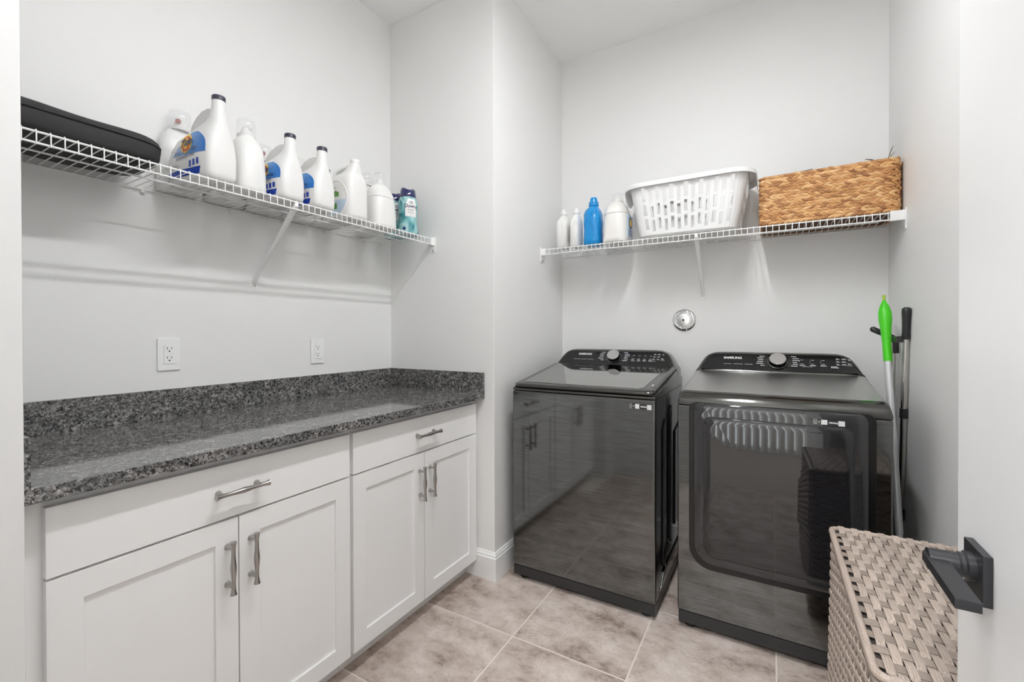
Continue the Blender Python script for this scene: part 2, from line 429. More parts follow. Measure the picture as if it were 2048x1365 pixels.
#--SPLIT--
# ================================================================== room shell
HY0 = -3.95
struct('wall_left', MB().box(-0.10, 0.0, YN, 0.0, 0, ZC), M['wall'])
struct('wall_left_far', MB().box(-0.10, XR, 0.0, YB + 0.10, 0, ZC), M['wall'], 0.004)
struct('wall_left_near', MB().box(-0.10, XR, YF - 0.115, YN, 0, ZC), M['wall'], 0.004)
struct('wall_back', MB().box(XR, XW + 0.10, YB, YB + 0.10, 0, ZC), M['wall'])
struct('wall_right', MB().box(XW, XW + 0.10, YF - 0.115, YB, 0, ZC), M['wall'])
mb = MB().box(XR, 1.33, YF - 0.115, YF, 0, ZC); mb.box(2.145, XW, YF - 0.115, YF, 0, ZC); mb.box(1.33, 2.145, YF - 0.115, YF, 2.05, ZC)
struct('wall_front', mb, M['wall'])
mb = MB().box(1.312, 1.33, YF - 0.12, YF + 0.005, 0, 2.05); mb.box(2.145, 2.163, YF - 0.12, YF + 0.005, 0, 2.05); mb.box(1.33, 2.145, YF - 0.12, YF + 0.005, 2.05, 2.068)
struct('trim_1', mb, M['trim'], label='white door frame lining the doorway')
struct('ceiling', MB().box(-0.10, XW + 0.10, YF - 0.115, YB + 0.10, ZC, ZC + 0.05), M['ceiling'])
# hall behind the doorway
mb = MB().box(-1.1, -1.0, HY0, YF - 0.115, 0, 2.75); mb.box(4.2, 4.3, HY0, YF - 0.115, 0, 2.75)
mb.box(-1.0, -0.10, YF - 0.115, YF, 0, 2.75); mb.box(XW + 0.10, 4.2, YF - 0.115, YF, 0, 2.75)
struct('wall_hall', mb, M['wall'])
mb = MB().box(-1.1, 0.6, HY0 - 0.1, HY0, 0, 2.75); mb.box(2.8, 4.3, HY0 - 0.1, HY0, 0, 2.75); mb.box(0.6, 2.8, HY0 - 0.1, HY0, 2.15, 2.75); mb.box(0.6, 2.8, HY0 - 0.1, HY0, 0, 0.03)
struct('wall_hall_far', mb, M['wall'])
struct('ceiling_hall', MB().box(-1.1, 4.3, HY0 - 0.1, YF - 0.115, 2.75, 2.80), M['ceiling'])
struct('floor_hall', MB().box(-1.1, 4.3, HY0 - 0.1, YF - 0.115, -0.05, 0.0), M['hallfloor'])

vb = thing('vertical_blind', 'white vertical slat blind in front of the bright hall window', 'blind', (1.7, HY0 + 0.06, 2.16))
obj('head_rail', MB().box(-1.12, 1.12, -0.025, 0.025, -0.01, 0.03), M['trim'], vb)
for k in range(25):
    sl = obj('slat', MB().box(-0.044, 0.044, -0.001, 0.001, -2.12, -0.01), M['hdpe_warm'], vb); sl.location = (-1.06 + k * 0.0885, 0, 0); sl.rotation_euler = (0, 0, 0.5)

# floor: grout bed and stone tiles
fl = struct('floor', MB().box(0.0, XW, YF - 0.115, YB, -0.05, -0.0009), M['grout'])
GX, GY, G = 0.9715, -0.3045, 0.0052
PX, PY = 0.4535, 0.4545
for i in range(-2, 4):
    for j in range(-4, 3):
        x0, x1 = GX + PX * i + G / 2, GX + PX * (i + 1) - G / 2
        y0, y1 = GY + PY * j + G / 2, GY + PY * (j + 1) - G / 2
        x0, x1, y0, y1 = max(x0, 0.50), min(x1, XW - 0.003), max(y0, YF - 0.11), min(y1, YB - 0.003)
        if x1 - x0 < 0.02 or y1 - y0 < 0.02: continue
        if y0 > -0.32 and x0 < XR:                      # the stub wall stands here
            if y0 > -0.001: x0 = XR + 0.003
            elif x1 <= XR: y1 = min(y1, -0.003)
        if y1 < YF or y0 < YN and x0 < XR: x0 = max(x0, XR + 0.003)
        if x1 - x0 < 0.02: continue
        if y0 < -0.001 < y1 and x0 < XR < x1:
            poly = [(x0, y0), (x1, y0), (x1, y1), (XR + 0.003, y1), (XR + 0.003, -0.003), (x0, -0.003)]
        else:
            poly = [(x0, y0), (x1, y0), (x1, y1), (x0, y1)]
        cx, cy = (x0 + x1) / 2, (y0 + y1) / 2
        mb = MB().prism([(a - cx, b - cy) for a, b in poly], -0.010, 0.0, 'z')
        o = obj('tile', mb, M['tile'], fl, bevel=0.0012, seg=2); o.location = (cx, cy, 0)

# baseboards
BPROF = [(0.0, 0.0), (0.0157, 0.0), (0.0157, 0.108), (0.0118, 0.112), (0.0122, 0.119), (0.0078, 0.126), (0.0052, 0.1345), (0.0, 0.1345)]
def sweep_base(name, path):
    """path: list of (x, y, nx, ny) with the mitre offset direction"""
    mb = MB(); mb.rings([[(x + nx * d, y + ny * d, z) for d, z in BPROF] for x, y, nx, ny in path])
    return struct(name, mb, M['trim'])
sweep_base('baseboard_left', [(0.53, 0.0, 0, -1), (XR, 0.0, 1, -1), (XR, YB, 1, -1)])
sweep_base('baseboard_back', [(XR + 0.016, YB, 0, -1), (XW - 0.016, YB, 0, -1)])
sweep_base('baseboard_right', [(XW, YB, -1, -1), (XW, YF, -1, 0)])

# ================================================================== open door with lever handle
dr = struct('door_1', MB().box(2.1055, 2.1405, -1.700, -0.907, 0.008, 2.035), M['door'], 0.002, label='white door standing open against the right wall')
lv = obj('door_handle', MB().box(2.0955, 2.1055, -1.034, -0.968, 0.858, 0.924), M['matte_black'], dr, bevel=0.0012, label='black square rosette with a straight lever')
mb = MB().lathe([(0.0, 2.0955), (0.019, 2.0955), (0.019, 2.088), (0.0165, 2.086), (0.0165, 2.082), (0.015, 2.080), (0.0145, 2.050), (0.0, 2.050)], 'x', (0, -1.0, 0.8955), 28)
obj('stem', mb, M['matte_black'], lv)
poly = [(2.046, -0.992), (2.050, -0.985), (2.064, -0.985), (2.070, -0.992), (2.070, -1.122), (2.046, -1.122)]
obj('lever', MB().prism(poly, 0.889, 0.902, 'z'), M['matte_black'], lv, bevel=0.0014)

# ================================================================== ceiling lamp of the laundry, added fill light in the hall
lamp = thing('ceiling_lamp', 'long narrow white strip light on the laundry ceiling', 'lamp', (LAMP_POS[0], LAMP_POS[1], ZC))
HLN = LAMP_LEN / 2
obj('housing', MB().prism([(-0.060, 0.0), (0.060, 0.0), (0.052, -0.070), (-0.052, -0.070)], -HLN - 0.02, HLN + 0.02, 'y'), M['trim'], lamp, bevel=0.004)
obj('diffuser', MB().box(-0.036, 0.036, -HLN, HLN, -0.0735, -0.0695), simple('lamp_diffuser', (1, 1, 1), 0.5, emit=LAMP_STRENGTH), lamp)
hl = thing('hall_fill_light', 'added flat round fill light on the hall ceiling behind the doorway', 'lamp', (1.7, -2.85, 2.75))  # unseen fill light, added to brighten the laundry through the doorway
obj('diffuser', MB().lathe([(0, 0), (0.20, 0), (0.20, -0.03), (0.17, -0.05), (0, -0.055)]), simple('hall_fill_diffuser', (1, 1, 1), 0.5, emit=HALL_FILL_STRENGTH), hl)

# ================================================================== base cabinets, worktop
def handle(parent, c, axis, name='handle'):
    """bow-tie bar pull; c = centre on the front face (room coordinates), axis 'z' or 'y'"""
    hl_ = 0.070; prof = []
    for k in range(17):
        t = -1 + 2 * k / 16
        r = 0.0052 + 0.0026 * math.exp(-(t / 0.28) ** 2) + 0.0033 * max(0, (abs(t) - 0.72) / 0.28) ** 1.5
        prof.append((t * hl_, r))
    ax = (lambda t: (c[0] + 0.030, c[1], c[2] + t)) if axis == 'z' else (lambda t: (c[0] + 0.030, c[1] + t, c[2]))
    mb = MB().tube([ax(t) for t, r in prof], [r for t, r in prof], 14)
    for s in (-1, 1):
        p = ax(s * 0.0505)
        mb.tube([(c[0], p[1], p[2]), (c[0] + 0.004, p[1], p[2]), (c[0] + 0.012, p[1], p[2]), (p[0], p[1], p[2])], [0.0085, 0.0075, 0.0048, 0.0046], 14)
    return mb
def shaker(y0, y1, z0, z1, x0, x1, rail=0.058, rec=0.0075):
    mb = MB()
    o = [(y0, z0), (y1, z0), (y1, z1), (y0, z1)]; i = [(y0 + rail, z0 + rail), (y1 - rail, z0 + rail), (y1 - rail, z1 - rail), (y0 + rail, z1 - rail)]
    mb.rings([[(x0, a, b) for a, b in o], [(x1, a, b) for a, b in o], [(x1, a, b) for a, b in i], [(x1 - rec, a, b) for a, b in i]])
    return mb
def cabinet(y0, y1, ysplit, d0, d1, label, fill0=None, fill1=None):
    loc = (0.29, (y0 + y1) / 2, 0)
    t = thing('base_cabinet', label, 'cabinet', loc, group=None)
    mb = MB().box(0.002, 0.579, y0 + 0.0006, y1 - 0.0006, 0.092, HC - TC - 0.0008)
    obj('body', mb, M['cabinet'], t, bevel=0.001, world=True)
    obj('toe_kick', MB().box(0.44, 0.527, y0 + 0.0006, y1 - 0.0006, 0.0, 0.092), M['cabinet'], t, world=True)
    dw = obj('drawer', MB().box(0.579, 0.600, d0, d1, 0.7155, 0.8610), M['cabinet'], t, bevel=0.0014, world=True)
    yc = (d0 + d1) / 2
    obj('handle', handle(None, (0.600, yc, 0.788), 'y').off((-loc[0], -loc[1], 0)), M['nickel'], dw, label='brushed nickel bar pull')
    for a, b, hy in ((d0, ysplit - 0.0015, ysplit - 0.030), (ysplit + 0.0015, d1, ysplit + 0.032)):
        dd = obj('door', shaker(a, b, 0.0855, 0.7100, 0.579, 0.600), M['cabinet'], t, bevel=0.0012, world=True)
        obj('handle', handle(None, (0.600, hy, 0.588), 'z').off((-loc[0], -loc[1], 0)), M['nickel'], dd, label='brushed nickel bar pull')
    return t
c1 = cabinet(YN + 0.003, -0.7780, -1.1575, -1.5325, -0.7850, 'white shaker base cabinet under the worktop, the one below the wire-shelf case')
c2 = cabinet(-0.7780, -0.003, -0.4020, -0.7710, -0.0230, 'white shaker base cabinet under the worktop, the one beside the washer corner')
c1['label'] = 'white shaker base cabinet at the end of the worktop away from the washer'
c2['label'] = 'white shaker base cabinet at the washer end of the worktop'
ct = thing('countertop', 'polished grey and black granite worktop with low splash on three sides', 'countertop', (D / 2, (YN) / 2, HC - TC))
obj('slab', MB().box(0.001, D, YN + 0.001, -0.001, HC - TC, HC), M['granite'], ct, bevel=0.003, world=True)
obj('backsplash', MB().box(0.001, TS, YN + 0.001, -0.001, HC, HC + SP), M['granite'], ct, bevel=0.0012, world=True)
obj('backsplash', MB().box(TS + 0.0004, D - 0.0005, -TS, -0.001, HC, HC + SP), M['granite'], ct, bevel=0.0012, world=True)
obj('backsplash', MB().box(TS + 0.0004, D - 0.0005, YN + 0.001, YN + 0.0205, HC, HC + SP), M['granite'], ct, bevel=0.0012, world=True)

# outlets
def outlet(y, zc, label, decora):
    t = thing('wall_outlet', label, 'outlet', (0, y, zc), group=None)
    obj('plate', MB().box(0.0, 0.0065, -0.035, 0.035, -0.057, 0.057), M['trim'], t, bevel=0.0025)
    obj('receptacle', MB().box(0.0065, 0.0085, -0.0165, 0.0165, -0.0335, 0.0335), M['trim'], t, bevel=0.0008)
    for s in (-1, 1):
        zz = s * 0.0165
        mbs = MB().box(0.0086, 0.0088, -0.0075, -0.0055, zz + 0.002, zz + 0.010); mbs.box(0.0086, 0.0088, 0.0055, 0.0075, zz + 0.003, zz + 0.009)
        mbs.lathe([(0.0, 0.0086), (0.0026, 0.0086), (0.0026, 0.0088), (0.0, 0.0088)], 'x', (0, 0, zz - 0.0045), 12)
        obj('socket_slots', mbs, M['slot'], t)
        obj('screw', MB().lathe([(0.0, 0.0065), (0.003, 0.0065), (0.003, 0.0075), (0.0, 0.0075)], 'x', (0, 0, s * 0.048), 12), M['trim'], t)
outlet(-1.0770, 1.1368, 'white double wall outlet above the worktop, away from the alcove corner', True)
outlet(-0.4765, 1.1250, 'white double wall outlet near the alcove corner by the washer', True)
#--SPLIT--
# ================================================================== washer and dryer
CONS = [(0.945, 0.548, 0.720, 0.343), (1.000, 0.548, 0.720, 0.343), (1.020, 0.548, 0.718, 0.340), (1.030, 0.552, 0.717, 0.331), (1.048, 0.568, 0.715, 0.322), (1.066, 0.5845, 0.712, 0.312),
        (1.084, 0.601, 0.707, 0.300), (1.096, 0.612, 0.702, 0.288), (1.105, 0.622, 0.695, 0.270), (1.110, 0.633, 0.687, 0.248), (1.112, 0.644, 0.678, 0.210)]
def fy(z):
    for a, b in zip(CONS, CONS[1:]):
        if a[0] <= z <= b[0]:
            t = (z - a[0]) / (b[0] - a[0]); return a[1] + t * (b[1] - a[1])
    return CONS[-1][1]
def dashes(u, v, w, h):
    out = []; rows_ = 2 if h > 0.0045 else 1; hh = h / rows_ * 0.62; n = max(2, int(w / 0.0042)); d = w / n
    for r_ in range(rows_):
        for k in range(n - (r_ % 2)):
            out.append([(u + k * d, v + r_ * h / rows_), (u + k * d + d * 0.72, v + r_ * h / rows_), (u + k * d + d * 0.72, v + r_ * h / rows_ + hh), (u + k * d, v + r_ * h / rows_ + hh)])
    return out
def console(t, xc, dz, knob_x, logo, tag_line, marks_fn, shell_mat):
    """control console: shell, black panel, knob, prints.  dz lifts or lowers the whole console"""
    L = LOC[t.name]
    obj('console', MB().loft([(z + dz, xc, (f + b) / 2, w, (b - f) / 2, 9) for z, f, b, w in CONS], 72), shell_mat, t, world=True, angle=50)
    zs = [1.0305, 1.048, 1.066, 1.084, 1.096, 1.101]; wb = [0.312, 0.303, 0.294, 0.282, 0.268, 0.252]
    rings = []
    for off in (0.001, -0.0018):
        pass
    top = [[(xc - w + 2 * w * k / 12, fy(z) - 0.0022, z + dz + 0.0012) for k in range(13)] for z, w in zip(zs, wb)]
    bot = [[(xc - w + 2 * w * k / 12, fy(z) + 0.004, z + dz) for k in range(13)] for z, w in zip(zs, wb)]
    mb = MB(); mb.rings(top, False, False, close=False)
    ol = [r[0] for r in top] + top[-1][1:-1] + [r[-1] for r in reversed(top)] + list(reversed(top[0][1:-1]))
    il = [r[0] for r in bot] + bot[-1][1:-1] + [r[-1] for r in reversed(bot)] + list(reversed(bot[0][1:-1]))
    mb.rings([ol, il], False, False)
    pn = obj('control_panel', mb, M['panel'], t, world=True, angle=40)
    def on_panel(u, v):                      # u metres from the console centre, v height on the panel in room z
        return (xc + u - L[0], fy(v) - 0.0030 - L[1], v + dz + 0.0018 - L[2])
    text_obj('lettering', 'SAMSUNG', lambda a, b: on_panel(logo + a, 1.0795 + b * 0.86), M['print'], pn, 0.0150, bold=0.0006, sx=1.15)
    flat_obj('small_print', [[(u0, 1.0545), (u1, 1.0545), (u1, 1.0568), (u0, 1.0568)] for u0, u1 in tag_line], on_panel, M['dim_print'], pn)
    # knob
    nrm = Vector((0, -0.741, 0.671)); c0 = Vector(on_panel(knob_x, 1.0715)) + nrm * 0.001
    def disc(prof, seg=32):
        a = Vector((1, 0, 0)); b = nrm.cross(a).normalized(); mb = MB()
        return mb.rings([[c0 + nrm * h + (a * math.cos(2 * PI * k / seg) + b * math.sin(2 * PI * k / seg)) * r for k in range(seg)] for r, h in prof])
    obj('bezel_ring', disc([(0.043, 0.0), (0.043, 0.0015), (0.039, 0.002), (0.039, 0.0)]), M['dark_steel'], pn)
    kb = obj('knob', disc([(0.0345, 0.001), (0.0345, 0.018), (0.0325, 0.020), (0.031, 0.020)]), M['black_gloss'], pn)
    obj('knob_cap', disc([(0.0335, 0.0172), (0.0338, 0.0205), (0.0318, 0.0225), (0.0, 0.0222)]), M['knob_metal'], kb)
    # cycle names beside the knob: rows of small print with tick lines
    rows, dim = [], []
    for k in range(6):
        v = 1.0930 - k * 0.0082
        for s in (-1, 1):
            d0 = 0.045 - (0.006 if k in (0, 5) else 0)
            dim.append([(knob_x + s * d0, v + 0.0012), (knob_x + s * (d0 + 0.011), v + 0.0012), (knob_x + s * (d0 + 0.011), v + 0.0018), (knob_x + s * d0, v + 0.0018)])
            wd = (0.022, 0.028, 0.024, 0.026, 0.030, 0.019)[(k + (s > 0) * 2) % 6]
            u = knob_x + s * (d0 + 0.014); n = int(wd / 0.0036)
            for q in range(n):
                a = u + s * q * 0.0036
                rows.append([(a, v), (a + s * 0.0028, v), (a + s * 0.0028, v + 0.0028), (a, v + 0.0028)])
    flat_obj('cycle_print', rows, on_panel, M['print'], pn)
    flat_obj('tick_print', dim, on_panel, M['dim_print'], pn)
    br, dm = marks_fn()
    flat_obj('button_print', [q for u, v, w, h in br for q in dashes(u, v, w, h)], on_panel, M['print'], pn)
    flat_obj('icon_print', [[(u, v), (u + w, v), (u + w, v + h), (u, v + h)] for u, v, w, h in dm], on_panel, M['dim_print'], pn)
    return pn
def marks_washer():
    br, dm = [], []
    for k in range(4):
        u = 0.118 + k * 0.033
        br.append((u, 1.0795, 0.012, 0.0022)); br.append((u - 0.004, 1.0560, 0.019, 0.0048)); br.append((u, 1.0640, 0.012, 0.0022)); dm.append((u - 0.004, 1.0512, 0.019, 0.0020))
    for k in range(3):
        br.append((0.238 - k * 0.002, 1.0868 - k * 0.0125, 0.014, 0.0052)); br.append((0.260 - k * 0.001, 1.0868 - k * 0.0125, 0.015, 0.0052))
    br.append((0.286, 1.0858, 0.010, 0.0058)) ; br.append((0.282, 1.0640, 0.014, 0.0060)); dm.append((0.278, 1.0585, 0.022, 0.0020)); dm.append((0.230, 1.0530, 0.022, 0.0020))
    return br, dm
def marks_dryer():
    br, dm = [], []
    for k in range(3):
        u = 0.112 + k * 0.042
        br.append((u, 1.0800, 0.013, 0.0022)); br.append((u - 0.004, 1.0560, 0.024, 0.0052)); br.append((u, 1.0640, 0.013, 0.0022)); dm.append((u - 0.004, 1.0676, 0.0012, 0.010))
    dm.append((0.118, 1.0515, 0.040, 0.0020)); br.append((0.232, 1.0500, 0.028, 0.0085))
    for k in range(3):
        br.append((0.272 - 0.018, 1.0858 - k * 0.0115, 0.014, 0.0056)); br.append((0.272 + 0.003, 1.0858 - k * 0.0115, 0.018, 0.0056))
    br.append((0.300, 1.0830, 0.011, 0.0056)); br.append((0.297, 1.0660, 0.014, 0.0056)); dm.append((0.294, 1.0600, 0.019, 0.0020))
    return br, dm
marks_d2 = lambda: ([(u * 0.94, v, w, h) for u, v, w, h in marks_dryer()[0]], [(u * 0.94, v, w, h) for u, v, w, h in marks_dryer()[1]])
marks_w2 = lambda: ([(u * 0.93, v, w, h) for u, v, w, h in marks_washer()[0]], [(u * 0.93, v, w, h) for u, v, w, h in marks_washer()[1]])
def sticker_row(t, x0, x1, z0, z1, y, solid):
    """icon, wi-fi mark, blank square (the code is left out), dark name tab, blank square"""
    L = LOC[t.name]; w = x1 - x0; h = z1 - z0
    fn = lambda a, b: (x0 + a * w - L[0], y - L[1], z0 + b * h - L[2])
    R = lambda a0, b0, a1, b1: [(a0, b0), (a1, b0), (a1, b1), (a0, b1)]
    fn2 = lambda a, b: (x0 + a * w - L[0], y - 0.0003 - L[1], z0 + b * h - L[2])
    st = flat_obj('sticker', [R(0.0, 0.1, 0.46, 1.0), R(0.46, 0.0, 0.84, 0.95)] if solid else [R(0.47, 0.15, 0.80, 0.85)], fn, M['black_plastic'], t)
    fr = 0.012
    flat_obj('sticker_icon', [R(0.01, 0.12, 0.02, 0.95), R(0.11, 0.12, 0.12, 0.95), R(0.01, 0.12, 0.12, 0.17), R(0.01, 0.90, 0.12, 0.95), R(0.045, 0.5, 0.085, 0.68), R(0.04, 0.28, 0.09, 0.33),
                              R(0.165, 0.55, 0.225, 0.65), R(0.180, 0.40, 0.210, 0.48), R(0.51, 0.36, 0.54, 0.64), R(0.555, 0.36, 0.61, 0.62), R(0.625, 0.36, 0.67, 0.62), R(0.685, 0.36, 0.73, 0.62), R(0.745, 0.30, 0.78, 0.62)], fn2, M['print'], st)
    flat_obj('sticker_square', [R(0.26, 0.08, 0.455, 0.95), R(0.80, 0.0, 1.0, 0.92)], fn2, M['sticker'], st)

# ---- washer
WX0, WX1, WY0, WYB = 0.7592, 1.4456, 0.0637, 0.720
WXC = (WX0 + WX1) / 2
ws = thing('washing_machine', 'black steel top-load washing machine standing beside the stub wall', 'washer', (WXC, (WY0 + WYB) / 2, 0))
obj('cabinet_shell', MB().box(WX0 + 0.001, WX1 - 0.001, WY0 + 0.012, WYB, 0.068, 0.929), M['black_gloss'], ws, bevel=0.006, world=True)
obj('front_panel', MB().box(WX0, WX1, WY0, WY0 + 0.014, 0.069, 0.928), M['brushed'], ws, bevel=0.007, seg=3, world=True)
obj('kick_base', MB().box(WX0 + 0.003, WX1 - 0.003, WY0 + 0.003, WYB - 0.01, 0.022, 0.068), M['kick'], ws, bevel=0.003, world=True)
for fx in (WX0 + 0.045, WX1 - 0.045):
    for fyy in (WY0 + 0.045, WYB - 0.05):
        obj('foot', MB().lathe([(0, 0), (0.023, 0), (0.025, 0.006), (0.020, 0.012), (0.012, 0.014), (0.012, 0.024), (0, 0.024)], 'z', (fx, fyy, 0), 18), M['black_plastic'], ws, world=True)
# pressed ribs of the side sheet
def rib(x, poly, dx):
    return MB().prism(poly, x, x + dx, 'x')
for ya, yb, za, zb in ((0.20, 0.245, 0.18, 0.80), (0.34, 0.385, 0.24, 0.845), (0.47, 0.66, 0.26, 0.74)):
    obj('side_rib', rib(WX1 - 0.0015, [(ya, za), (yb, za - 0.03), (yb + 0.012, zb + 0.02), (ya + 0.012, zb - 0.02)], 0.0075), M['black_gloss'], ws, bevel=0.003, world=True)
obj('side_rib', rib(WX1 - 0.0015, [(0.15, 0.095), (0.68, 0.095), (0.68, 0.150), (0.22, 0.150)], 0.0075), M['dark_steel'], ws, bevel=0.003, world=True)
obj('top_frame', MB().prism([(WY0 + 0.002, 0.929), (WY0 + 0.002, 0.9405), (WY0 + 0.012, 0.9445), (0.545, 1.0125), (0.560, 1.0125), (0.575, 0.975), (WYB, 0.975), (WYB, 0.929)], WX0 + 0.001, WX1 - 0.001, 'x'), M['dark_steel'], ws, bevel=0.004, world=True)
obj('lid_gasket', MB().prism([(WY0 + 0.012, 0.9495), (0.545, 1.0185), (0.545, 1.006), (WY0 + 0.012, 0.942)], WX0 + 0.009, WX1 - 0.009, 'x'), M['black_plastic'], ws, world=True)
# lid: rounded front corners, slopes up towards the console
def lid_mesh():
    mb = MB(); rings = []
    def outline(g, n=6):
        x0, x1, y0, y1, r = WX0 + 0.005 + g, WX1 - 0.005 - g, WY0 - 0.004 + g, 0.5475, 0.030
        pts = [(x1, y1), (x0, y1)]
        for k in range(n + 1):
            a = PI + PI / 2 * k / n; pts.append((x0 + r + r * math.cos(a), y0 + r + r * math.sin(a)))
        for k in range(n + 1):
            a = 1.5 * PI + PI / 2 * k / n; pts.append((x1 - r + r * math.cos(a), y0 + r + r * math.sin(a)))
        return pts
    zt = lambda y: 0.9625 + (y - 0.06) * 0.147
    for g, dz in ((0.010, -0.0165), (0.002, -0.0135), (0.0, -0.009), (0.0015, -0.004), (0.007, -0.0008), (0.016, 0.0)):
        rings.append([(x, y, zt(y) + dz) for x, y in outline(g)])
    mb.rings(rings)
    return mb, zt
mb, lid_z = lid_mesh()
ld = obj('lid', mb, M['dark_steel'], ws, world=True, angle=45)
gp = [(WX0 + 0.055, 0.098), (WX1 - 0.075, 0.098), (WX1 - 0.060, 0.115), (WX1 - 0.040, 0.530), (WX1 - 0.05, 0.536), (WX0 + 0.05, 0.536), (WX0 + 0.040, 0.530), (WX0 + 0.045, 0.108)]
mb = MB().rings([[(x, y, lid_z(y) - 0.002) for x, y in gp], [(x, y, lid_z(y) + 0.0016) for x, y in gp]])
obj('lid_glass', mb.off(tuple(-c for c in LOC[ws.name])), M['lid_glass'], ld)
mb = MB().loft([(lid_z(0.16) - 0.002, WX1 - 0.030, 0.17, 0.010, 0.030), (lid_z(0.16) + 0.004, WX1 - 0.030, 0.17, 0.009, 0.028), (lid_z(0.16) + 0.006, WX1 - 0.030, 0.17, 0.005, 0.02)], 20)  # small chrome oval near the right edge of the lid
obj('lid_oval', mb.off(tuple(-c for c in LOC[ws.name])), M['chrome'], ld, label='small oval chrome piece')
console(ws, WXC - 0.002, 0.002, 0.006, -0.165, [(-0.225, -0.187), (-0.182, -0.148), (-0.143, -0.108)], marks_w2, M['dark_steel'])
sticker_row(ws, 1.338, 1.430, 0.886, 0.9085, WY0 - 0.0004, True)

# ---- dryer
DX0, DX1, DY0, DYB = 1.5285, 2.2145, 0.088, 0.720
DXC = (DX0 + DX1) / 2
ds = thing('dryer', 'black steel front-load dryer with a dark glass door beside the wicker hamper', 'dryer', (DXC, (DY0 + DYB) / 2, 0))
obj('cabinet_shell', MB().box(DX0 + 0.001, DX1 - 0.001, DY0 + 0.012, DYB, 0.070, 0.918), M['black_gloss'], ds, bevel=0.006, world=True)
obj('front_panel', MB().box(DX0, DX1, DY0, DY0 + 0.014, 0.071, 0.9155), M['brushed'], ds, bevel=0.007, seg=3, world=True)
obj('kick_base', MB().box(DX0 + 0.003, DX1 - 0.003, DY0 + 0.003, DYB - 0.01, 0.022, 0.070), M['kick'], ds, bevel=0.003, world=True)
for fx in (DX0 + 0.045, DX1 - 0.045):
    for fyy in (DY0 + 0.045, DYB - 0.05):
        obj('foot', MB().lathe([(0, 0), (0.023, 0), (0.025, 0.006), (0.020, 0.012), (0.012, 0.014), (0.012, 0.024), (0, 0.024)], 'z', (fx, fyy, 0), 18), M['black_plastic'], ds, world=True)
prof = [(DY0 + 0.001, 0.9165), (DY0, 0.925), (DY0 + 0.003, 0.940), (DY0 + 0.012, 0.953), (DY0 + 0.030, 0.963), (DY0 + 0.060, 0.9695), (0.20, 0.9745), (0.36, 0.9915), (0.50, 1.010), (0.549, 1.0215), (0.549, 0.95), (0.60, 0.95), (DYB, 0.95), (DYB, 0.9165)]
def cover(prof):
    mb = MB(); rings = []
    for x, g in ((DX0 + 0.0012, 0.016), (DX0 + 0.003, 0.008), (DX0 + 0.008, 0.003), (DX0 + 0.018, 0.0), (DX1 - 0.018, 0.0), (DX1 - 0.008, 0.003), (DX1 - 0.003, 0.008), (DX1 - 0.0012, 0.016)):
        rings.append([(x, y + (g * 0.4 if z > 0.93 and y < 0.12 else 0), z - (g if z > 0.952 else g * 0.4 if z > 0.935 else 0)) for y, z in prof])
    return mb.rings(rings)
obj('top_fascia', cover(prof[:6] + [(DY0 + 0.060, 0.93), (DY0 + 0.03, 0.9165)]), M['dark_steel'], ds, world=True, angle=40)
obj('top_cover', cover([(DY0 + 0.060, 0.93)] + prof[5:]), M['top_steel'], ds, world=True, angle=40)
fr = obj('door_frame', MB().prism(rrect(1.573, 2.170, 0.264, 0.931, 0.030, 0.085), DY0 - 0.0018, DY0 + 0.012, 'y'), M['recess'], ds, bevel=0.001, world=True)
def bow(x, z): return 0.0078 * (1 - ((z - 0.61) / 0.33) ** 2) + 0.002 * (1 - ((x - DXC) / 0.28) ** 2)
def bowed_plate(loop, y_back, y_face, edge):
    cx = sum(p[0] for p in loop) / len(loop); cz = sum(p[1] for p in loop) / len(loop); rings = [[(a_, y_back, b_) for a_, b_ in loop]]
    for sc, dy in ((1.0, edge), (1 - edge * 0.8, edge * 0.25), (1 - edge * 2.0, 0.0), (0.9, 0), (0.8, 0), (0.65, 0), (0.5, 0), (0.33, 0), (0.17, 0), (0.03, 0)):
        rings.append([(cx + (a_ - cx) * sc, y_face + dy - bow(cx + (a_ - cx) * sc, cz + (b_ - cz) * sc), cz + (b_ - cz) * sc) for a_, b_ in loop])
    return MB().rings(rings)
o_ = rrect(1.6275, 2.1085, 0.3215, 0.8795, 0.032, 0.050, 12); i_ = rrect(1.6315, 2.1045, 0.3255, 0.8755, 0.029, 0.047, 12)
dd = obj('door', bowed_plate(rrect(1.594, 2.147, 0.290, 0.929, 0.026, 0.075, 12), DY0 - 0.0015, DY0 - 0.0145, 0.006), M['dark_glass'], ds, world=True, angle=50)
off_d = tuple(-c_ for c_ in LOC[ds.name])
mb = MB(); yy = DY0 - 0.0150
mb.rings([[(a_, yy - bow(a_, b_), b_) for a_, b_ in o_], [(a_, yy - 0.0004 - bow(a_, b_), b_) for a_, b_ in i_]], False, False)
obj('window_seal', mb.off(off_d), M['black_plastic'], dd)
obj('window', bowed_plate(i_, DY0 - 0.0145, DY0 - 0.0160, 0.0012).off(off_d), M['window_glass'], dd, angle=50)
console(ds, DXC, 0.0, 0.016, -0.173, [(-0.212, -0.176), (-0.168, -0.128), (-0.120, -0.086)], marks_d2, M['dark_steel'])
sticker_row(ds, 1.990, 2.081, 0.884, 0.9035, DY0 - 0.0180, False)
